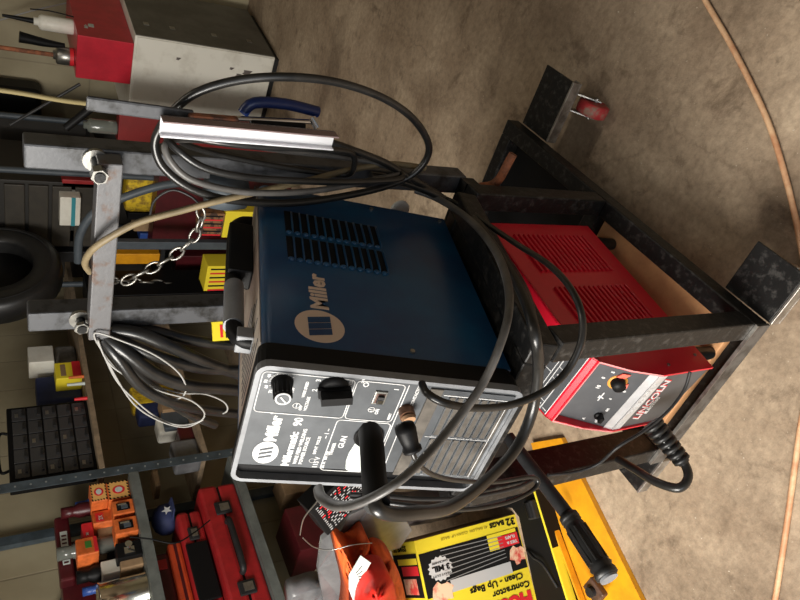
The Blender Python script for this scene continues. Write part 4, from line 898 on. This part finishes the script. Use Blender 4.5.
# ------------------------------------------------------------------ floor clutter bottom left of the cart
B0 = uz(515, 514, 0); E0 = uz(537, 600, 0); dd = (E0 - B0).normalized()       # along the bottom edge of the box face
nn = Vector((-dd.y, dd.x, 0)); nn = nn if nn.dot(CAM - B0) > 0 else -nn
# local axes: reading direction = up (world z), text-up = dd
bag = thing('bag_box', 'yellow and black contractor clean-up bag carton standing on its side on the floor', 'carton')
HB = .353; WB = .34; DB = .14
def BP(a, hgt, off=0.): return B0 + dd * a + Vector((0, 0, hgt)) + nn * off
# local frame for the face: x = reading (up), y = dd, z = outward
dd8 = dd * .8; BF = frame(B0, (0, 0, 1), dd8, nn)
b = MB(); b.box(0, HB, 0, WB, -DB, 0, YELC, BF, bev=.001)
b.box(.002, HB - .002, -.0012, 0, -DB + .002, -.002, TAN, BF)
b.build('carton', bag)
b = MB()
def q_(x0, x1, y0, y1, m, off=.0004): b.box(x0, x1, y0, y1, off, off + .0005, m, BF)
q_(.004, HB - .004, .045, .185, INKSHADE); q_(.06, .27, .150, .188, mat('silver_blocks', (.5, .5, .5), .5), .001)
for k in range(7): b.line([BF @ Vector((.07, .060 + k * .012, .0012)), BF @ Vector((.28, .052 + k * .016, .0012))], .002, mat('grey_bag_print', (.25, .25, .25), .4), nrm=nn)
def TB(s_, x, y, sz, m, **k): b.text(s_, sz, m, frame(BF @ Vector((x, y, k.pop('off', .0014))), (0, 0, 1), dd8, nn), **k)
TB('32', .008, .010, .034, INKSHADE, bold=.001); TB('BAGS', .048, .010, .022, INKSHADE, bold=.0008); TB('42 GALLON  CLEAN UP  BAGS', .11, .014, .012, mat('olive_ink', (.35, .27, .02), .6))
# burst with 3 MIL
burst = [(.292 + .040 * (1 if k % 2 else .86) * math.cos(2 * PI * k / 32) * 1.0, .105 + .040 * (1 if k % 2 else .86) * math.sin(2 * PI * k / 32), .0010) for k in range(32)]
b.prism(burst, (0, 0, .0006), WHITE, BF)
TB('3 MIL', .262, .096, .024, INKSHADE, bold=.0012, off=.0022); TB('HEAVY DUTY', .262, .122, .010, INKSHADE, off=.0022); TB('THICKNESS', .264, .082, .010, INKSHADE, off=.0022)
q_(.012, .085, .060, .100, REDI, .0012); TB('TIES &', .018, .084, .014, WHITE, off=.002, bold=.0004); TB('FLAPS', .022, .066, .014, WHITE, off=.002, bold=.0004); q_(.015, .12, .046, .058, YELC, .0012); q_(.085, .12, .06, .10, YELC, .0012)
GLOW = mat('pale_orange_print', (.85, .6, .4), .5, 0, scale=22, col2=(.65, .06, .05), thr=(.42, .56))
for x, y, r_ in ((.028, .135, .026), (.30, .180, .030)): b.prism([(x + r_ * (1.1 + .25 * math.sin(k * 2.3)) * math.cos(k * PI / 8), y + r_ * (1.1 + .3 * math.cos(k * 1.9)) * math.sin(k * PI / 8), .0011) for k in range(16)], (0, 0, .0005), GLOW, BF)
TB('Clean - Up Bags', .028, .196, .029, INKSHADE, bold=.0006, sx=1.0); TB('Contractor', .012, .228, .029, INKSHADE, bold=.0006)
TB('HUSKY', .015, .262, .060, REDI, bold=.004, off=.0014)
b.build('face_printing', bag)
b = MB(); TF = frame(B0 + Vector((0, 0, HB)), -nn, dd8, (0, 0, 1))      # top side face
def q2(x0, x1, y0, y1, m, off=.0006): b.box(x0, x1, y0, y1, off, off + .0005, m, TF)
q2(.006, DB - .004, .04, .18, INKSHADE); q2(.008, DB * .8, .055, .075, YELC, .0012); q2(.01, DB * .7, .08, .11, REDI, .0012); q2(.03, .1, .12, .17, GLOW, .0012)
b.text('32 BAGS', .02, INKSHADE, frame(TF @ Vector((DB * .9, .030, .0014)), nn, -dd, (0, 0, 1)), bold=.0005)
b.build('side_printing', bag)

# yellow tool case with black body
tc = thing('hand_tool_case', 'open yellow and black plastic tool case lying on the floor beside bag carton', 'tool case')
Y1 = [uz(577, 473, .045), uz(648, 615, .045), uz(590, 640, .045), uz(533, 480, .045)]
ff = uz(560, 438, .045); f2 = uz(534, 441, .045)
b = MB(); b.prism([uz(u, v, .016) for u, v in ((561, 438), (641, 600), (655, 628), (578, 640), (531, 443))], (0, 0, -.015), YEL)
b.build('lid', tc)['label'] = 'flat yellow lid on the floor'
b = MB(); r1, r2 = uz(534, 478, .050), uz(578, 622, .050)
b.beam(r1, r2, .006, .03, YELC, bev=.002); b.beam(uz(545, 500, .03), uz(590, 622, .03), .006, .02, YEL, bev=.002); b.build('lid_rim', tc)['label'] = 'bright yellow rim between lid and body'
b = MB(); e1, e2 = uz(530, 470, .062), uz(574, 622, .062); o_ = Vector((-(e2 - e1).y, (e2 - e1).x, 0)).normalized(); o_ = -o_ if o_.x > 0 else o_
e1.z = e2.z = 0.001
b.prism([uz(u, v, .062) for u, v in ((531, 474), (574, 622), (545, 640), (519, 517), (512, 508), (480, 506), (455, 500), (455, 470))], (0, 0, -.06), PLASTIC)
dn = (e2 - e1).normalized()
b.build('body', tc)['label'] = 'black case body standing beside the lid'
b = MB(); m_ = e1 + dn * .10 - o_ * .0; b.beam(m_ + Vector((0, 0, .07)) + o_ * .01, m_ + Vector((0, 0, .07)) + o_ * .045, .05, .02, DARKP, bev=.004); b.cyl(m_ + Vector((0, 0, .072)) + o_ * .03 - dn * .02, m_ + Vector((0, 0, .072)) + o_ * .03 + dn * .02, .014, PLASTIC); b.build('latch', tc)
b = MB(); b.tube([e1 + dn * .2 + Vector((0, 0, .066)) + o_ * .10, e1 + dn * .22 + Vector((0, 0, .075)) + o_ * .07, e1 + dn * .24 + Vector((0, 0, .075)) + o_ * .04, e1 + dn * .30 + Vector((0, 0, .066)) + o_ * .02], .004, DARKP, n=8); b.build('handle', tc)
b = MB(); c = uz(596, 590, .055); b.box(-.022, .022, -.026, .026, -.008, .012, mat('rusty_brown_latch', (.16, .09, .06), .5, .4, var=.4, scale=60), Matrix.Translation(c), bev=.004); b.cyl(c + Vector((0, 0, .01)), c + Vector((0, 0, .025)), .012, DARKP); b.build('clasp', tc)['label'] = 'rusty brown clasp'
b = MB(); p = uz(568, 512, .0455); b.text('0000', .014, INKSHADE, frame(p, (.25, .95, 0), (-.95, .25, 0), (0, 0, 1))) if False else b.line([p + Vector((0, .0, 0)), p + Vector((.012, .03, 0))], .005, INKSHADE, nrm=(0, 0, 1)); b.build('lid_marking', tc)

# printed black box under the machine
pb2 = thing('wire_spool_box', 'small black box printed with rows of white and red text, below the blue machine', 'box')
Yp = .22
A = uy(352, 492, Yp); Bq = uy(366, 500, Yp)
c0, c1, c2, c3 = uy(328, 536, .18), uy(303, 517, .20), uy(345, 480, .24), uy(372, 492, .22)
exx = (c3 - c0).normalized(); eyy = (c1 - c0); eyy = (eyy - exx * eyy.dot(exx)).normalized(); ezz = exx.cross(eyy)
if ezz.dot(CAM - c0) < 0: flip = -1
else: flip = 1
Lx = (c3 - c0).length; Ly = (c1 - c0).length * 1.0
KF = frame(c0, exx, eyy, ezz * flip)
b = MB(); b.box(0, Lx, 0, Ly, -.05, 0, PLASTIC, KF, bev=.002); b.build('carton', pb2)
b = MB()
for j in range(13):
    x = .012
    yj = .006 + j * (Ly - .012) / 13
    while x < Lx - .01:
        l = rnd.uniform(.003, .009); 
        b.box(x, min(x + l, Lx - .006), yj, yj + Ly * .026, .0003, .0008, mat('grey_ink', (.4, .4, .4), .5) if rnd.random() < .78 else REDI, KF); x += l + rnd.uniform(.003, .009)
b.build('printing', pb2)
cable('thin_wire', [(300, 535, .20), (304, 518, .20), (318, 500, .18), (322, 488, .17)], .0014, ZINC, 'bright bent wire beside the printed black box', 'wire', n=6)
cable('thin_wire', [(303, 538, .19), (314, 547, .19), (330, 550, .18), (352, 545, .17), (372, 543, .17)], .0012, ZINC, 'bright wire running under the printed black box', 'wire', n=6)

# grey plastic bin with orange bags
Zg = .28
def film(name, polys, m, label, cat, th=.004, parts=()):
    b = MB()
    for poly, Y in polys:
        P = [uy(u, v, Y + dy) for u, v, dy in poly]
        b.prism(P, (0, .012, 0), m)
    return solo(name, b, label, cat)
def crumple(name, outline, Y, m, label, cat, depth=.05, amp=.012, seed=1, nseg=10, z0=None):
    """cloth-like mound filling an outline, bulging towards the viewer"""
    r = random.Random(seed); c = (sum(p[0] for p in outline) / len(outline), sum(p[1] for p in outline) / len(outline))
    path = smooth_path([(p[0], p[1], 0) for p in outline], 4, True); n = len(path); b = MB(); vs = []
    for j in range(nseg + 1):
        s_ = j / nseg
        for i, p in enumerate(path):
            u = c[0] + (p[0] - c[0]) * (1 - s_); v = c[1] + (p[1] - c[1]) * (1 - s_)
            dpt = -depth * math.sin(s_ * PI / 2) + amp * (math.sin(i * .9 + seed) + .7 * math.sin(i * 1.7 + j * 1.3 + seed * 2)) * (.3 + s_ * (1 - s_) * 2) * (0 if j == nseg else 1)
            vs.append(uy(u, v, Y + dpt))
    back = len(vs)
    for p in path: vs.append(uy(p[0], p[1], Y) + Vector((0, .05, 0)))
    fs = [(j * n + i, j * n + (i + 1) % n, (j + 1) * n + (i + 1) % n, (j + 1) * n + i) for j in range(nseg) for i in range(n)]
    fs += [(i, back + i, back + (i + 1) % n, (i + 1) % n) for i in range(n)] + [tuple(range(back, back + n))]
    b.add(vs, fs, m, None, True); return solo(name, b, label, cat)
film('plastic_bin', [([(322, 540, .04), (350, 515, .0), (372, 505, .0), (400, 512, .0), (412, 530, .0), (400, 548, 0), (374, 556, 0), (352, 548, 0), (338, 560, .0), (346, 606, 0), (325, 610, .0), (318, 570, .02)], .26)], GREYPL, 'grey plastic bin behind the orange bags', 'bin')
crumple('orange_bag', [(337, 541), (352, 552), (368, 540), (372, 560), (378, 600), (372, 640), (345, 640), (348, 600), (342, 570)], .21, ORCLOTH, 'bright orange bag with a notch at its top, in the grey bin', 'bag', seed=3)
crumple('orange_bag', [(376, 560), (388, 558), (398, 570), (406, 600), (410, 640), (385, 650), (372, 620), (370, 590)], .17, ORCLOTH, 'orange bag squeezed beside the bag carton', 'bag', seed=6, depth=.04)
crumple('red_glove', [(366, 584), (378, 576), (390, 578), (396, 592), (398, 620), (380, 640), (360, 630), (358, 605)], .10, REDCL, 'bright red rubber glove before the orange bags', 'glove', seed=9, amp=.004, depth=.05)
b = MB(); P = [uy(u, v, .12) for u, v in [(361, 556), (371, 563), (360, 582), (355, 606), (349, 590), (349, 576)]]
b.prism(P, (0, .002, 0), WPAPER)
for k in range(5): b.line([uy(356 + k * 1.0, 573 + k * 2, .1195), uy(362 + k * .2, 566 + k * 5, .1195)], .0016, INKSHADE, nrm=(0, -1, 0))
solo('care_tag', b, 'white printed tag lying over the orange bag', 'tag')
crumple('white_sheet', [(290, 602), (305, 592), (322, 588), (330, 596), (332, 625), (300, 640)], .30, GREYPL, 'pale plastic sheet at bottom beside the grey bin', 'sheet', seed=12, depth=.012, amp=.003)
b = MB(); b.beam(uy(302, 588, .45), uy(330, 562, .45), .02, .02, CREAMW); b.beam(uy(308, 592, .46), uy(334, 566, .46), .05, .03, REDTOOL); solo('red_strip', b, 'red bar with a cream edge slanting behind the grey bin', 'bar')
crumple('grey_bag', [(345, 508), (362, 503), (385, 505), (410, 507), (440, 503), (466, 503), (460, 515), (425, 524), (398, 530), (388, 552), (375, 556), (356, 530)], .36, mat('dusky_grey_film', (.16, .14, .14), .35, var=.3, scale=12), 'dusky grey plastic bag slumped behind the bag carton', 'bag', seed=15, depth=.03)
gbx = MB(); gbx.box(-.15, .10, -.16, .16, 0, .20, mat('storage_tub', (.02, .018, .018), .5, var=.3), bev=.02); _tp = B0 - dd * .20 - nn * .09; solo('storage_tub', gbx, 'dark tub on the floor behind the bag carton', 'tub', (_tp.x, _tp.y, 0), (0, 0, math.atan2(-dd.x, dd.y)))

# ------------------------------------------------------------------ light
wd = bpy.data.worlds.new('sky'); scene.world = wd; wd.use_nodes = True
bg = wd.node_tree.nodes['Background']; bg.inputs['Color'].default_value = (.85, .92, 1, 1); bg.inputs['Strength'].default_value = .24
def area(name, loc, tgt, sx, sy, e, col):
    l = bpy.data.lights.new(name, 'AREA'); l.shape = 'RECTANGLE'; l.size = sx; l.size_y = sy; l.energy = e; l.color = col
    o = bpy.data.objects.new(name, l); COL.objects.link(o); o.location = loc
    o.rotation_euler = (Vector(tgt) - Vector(loc)).to_track_quat('-Z', 'Y').to_euler(); return o
area('garage_door_daylight', (-.75, -1.25, 1.62), (-.2, .1, .2), .9, 1.0, 88, (1, .95, .87))
area('garage_door_sky', (.3, -3.0, 1.8), (0, .6, .5), 2.4, 2.0, 26, (.92, .96, 1))
area('added_fill_lamp', (.6, 1.2, 2.7), (.6, 1.2, 0), 1.2, .15, 8, (1, .9, .75))  # fill light added under the ceiling, no fixture there
scene.view_settings.view_transform = 'Standard'; scene.view_settings.look = 'None'; scene.view_settings.gamma = 1
scene.view_settings.use_curve_mapping = False
scene.view_settings.exposure = .0
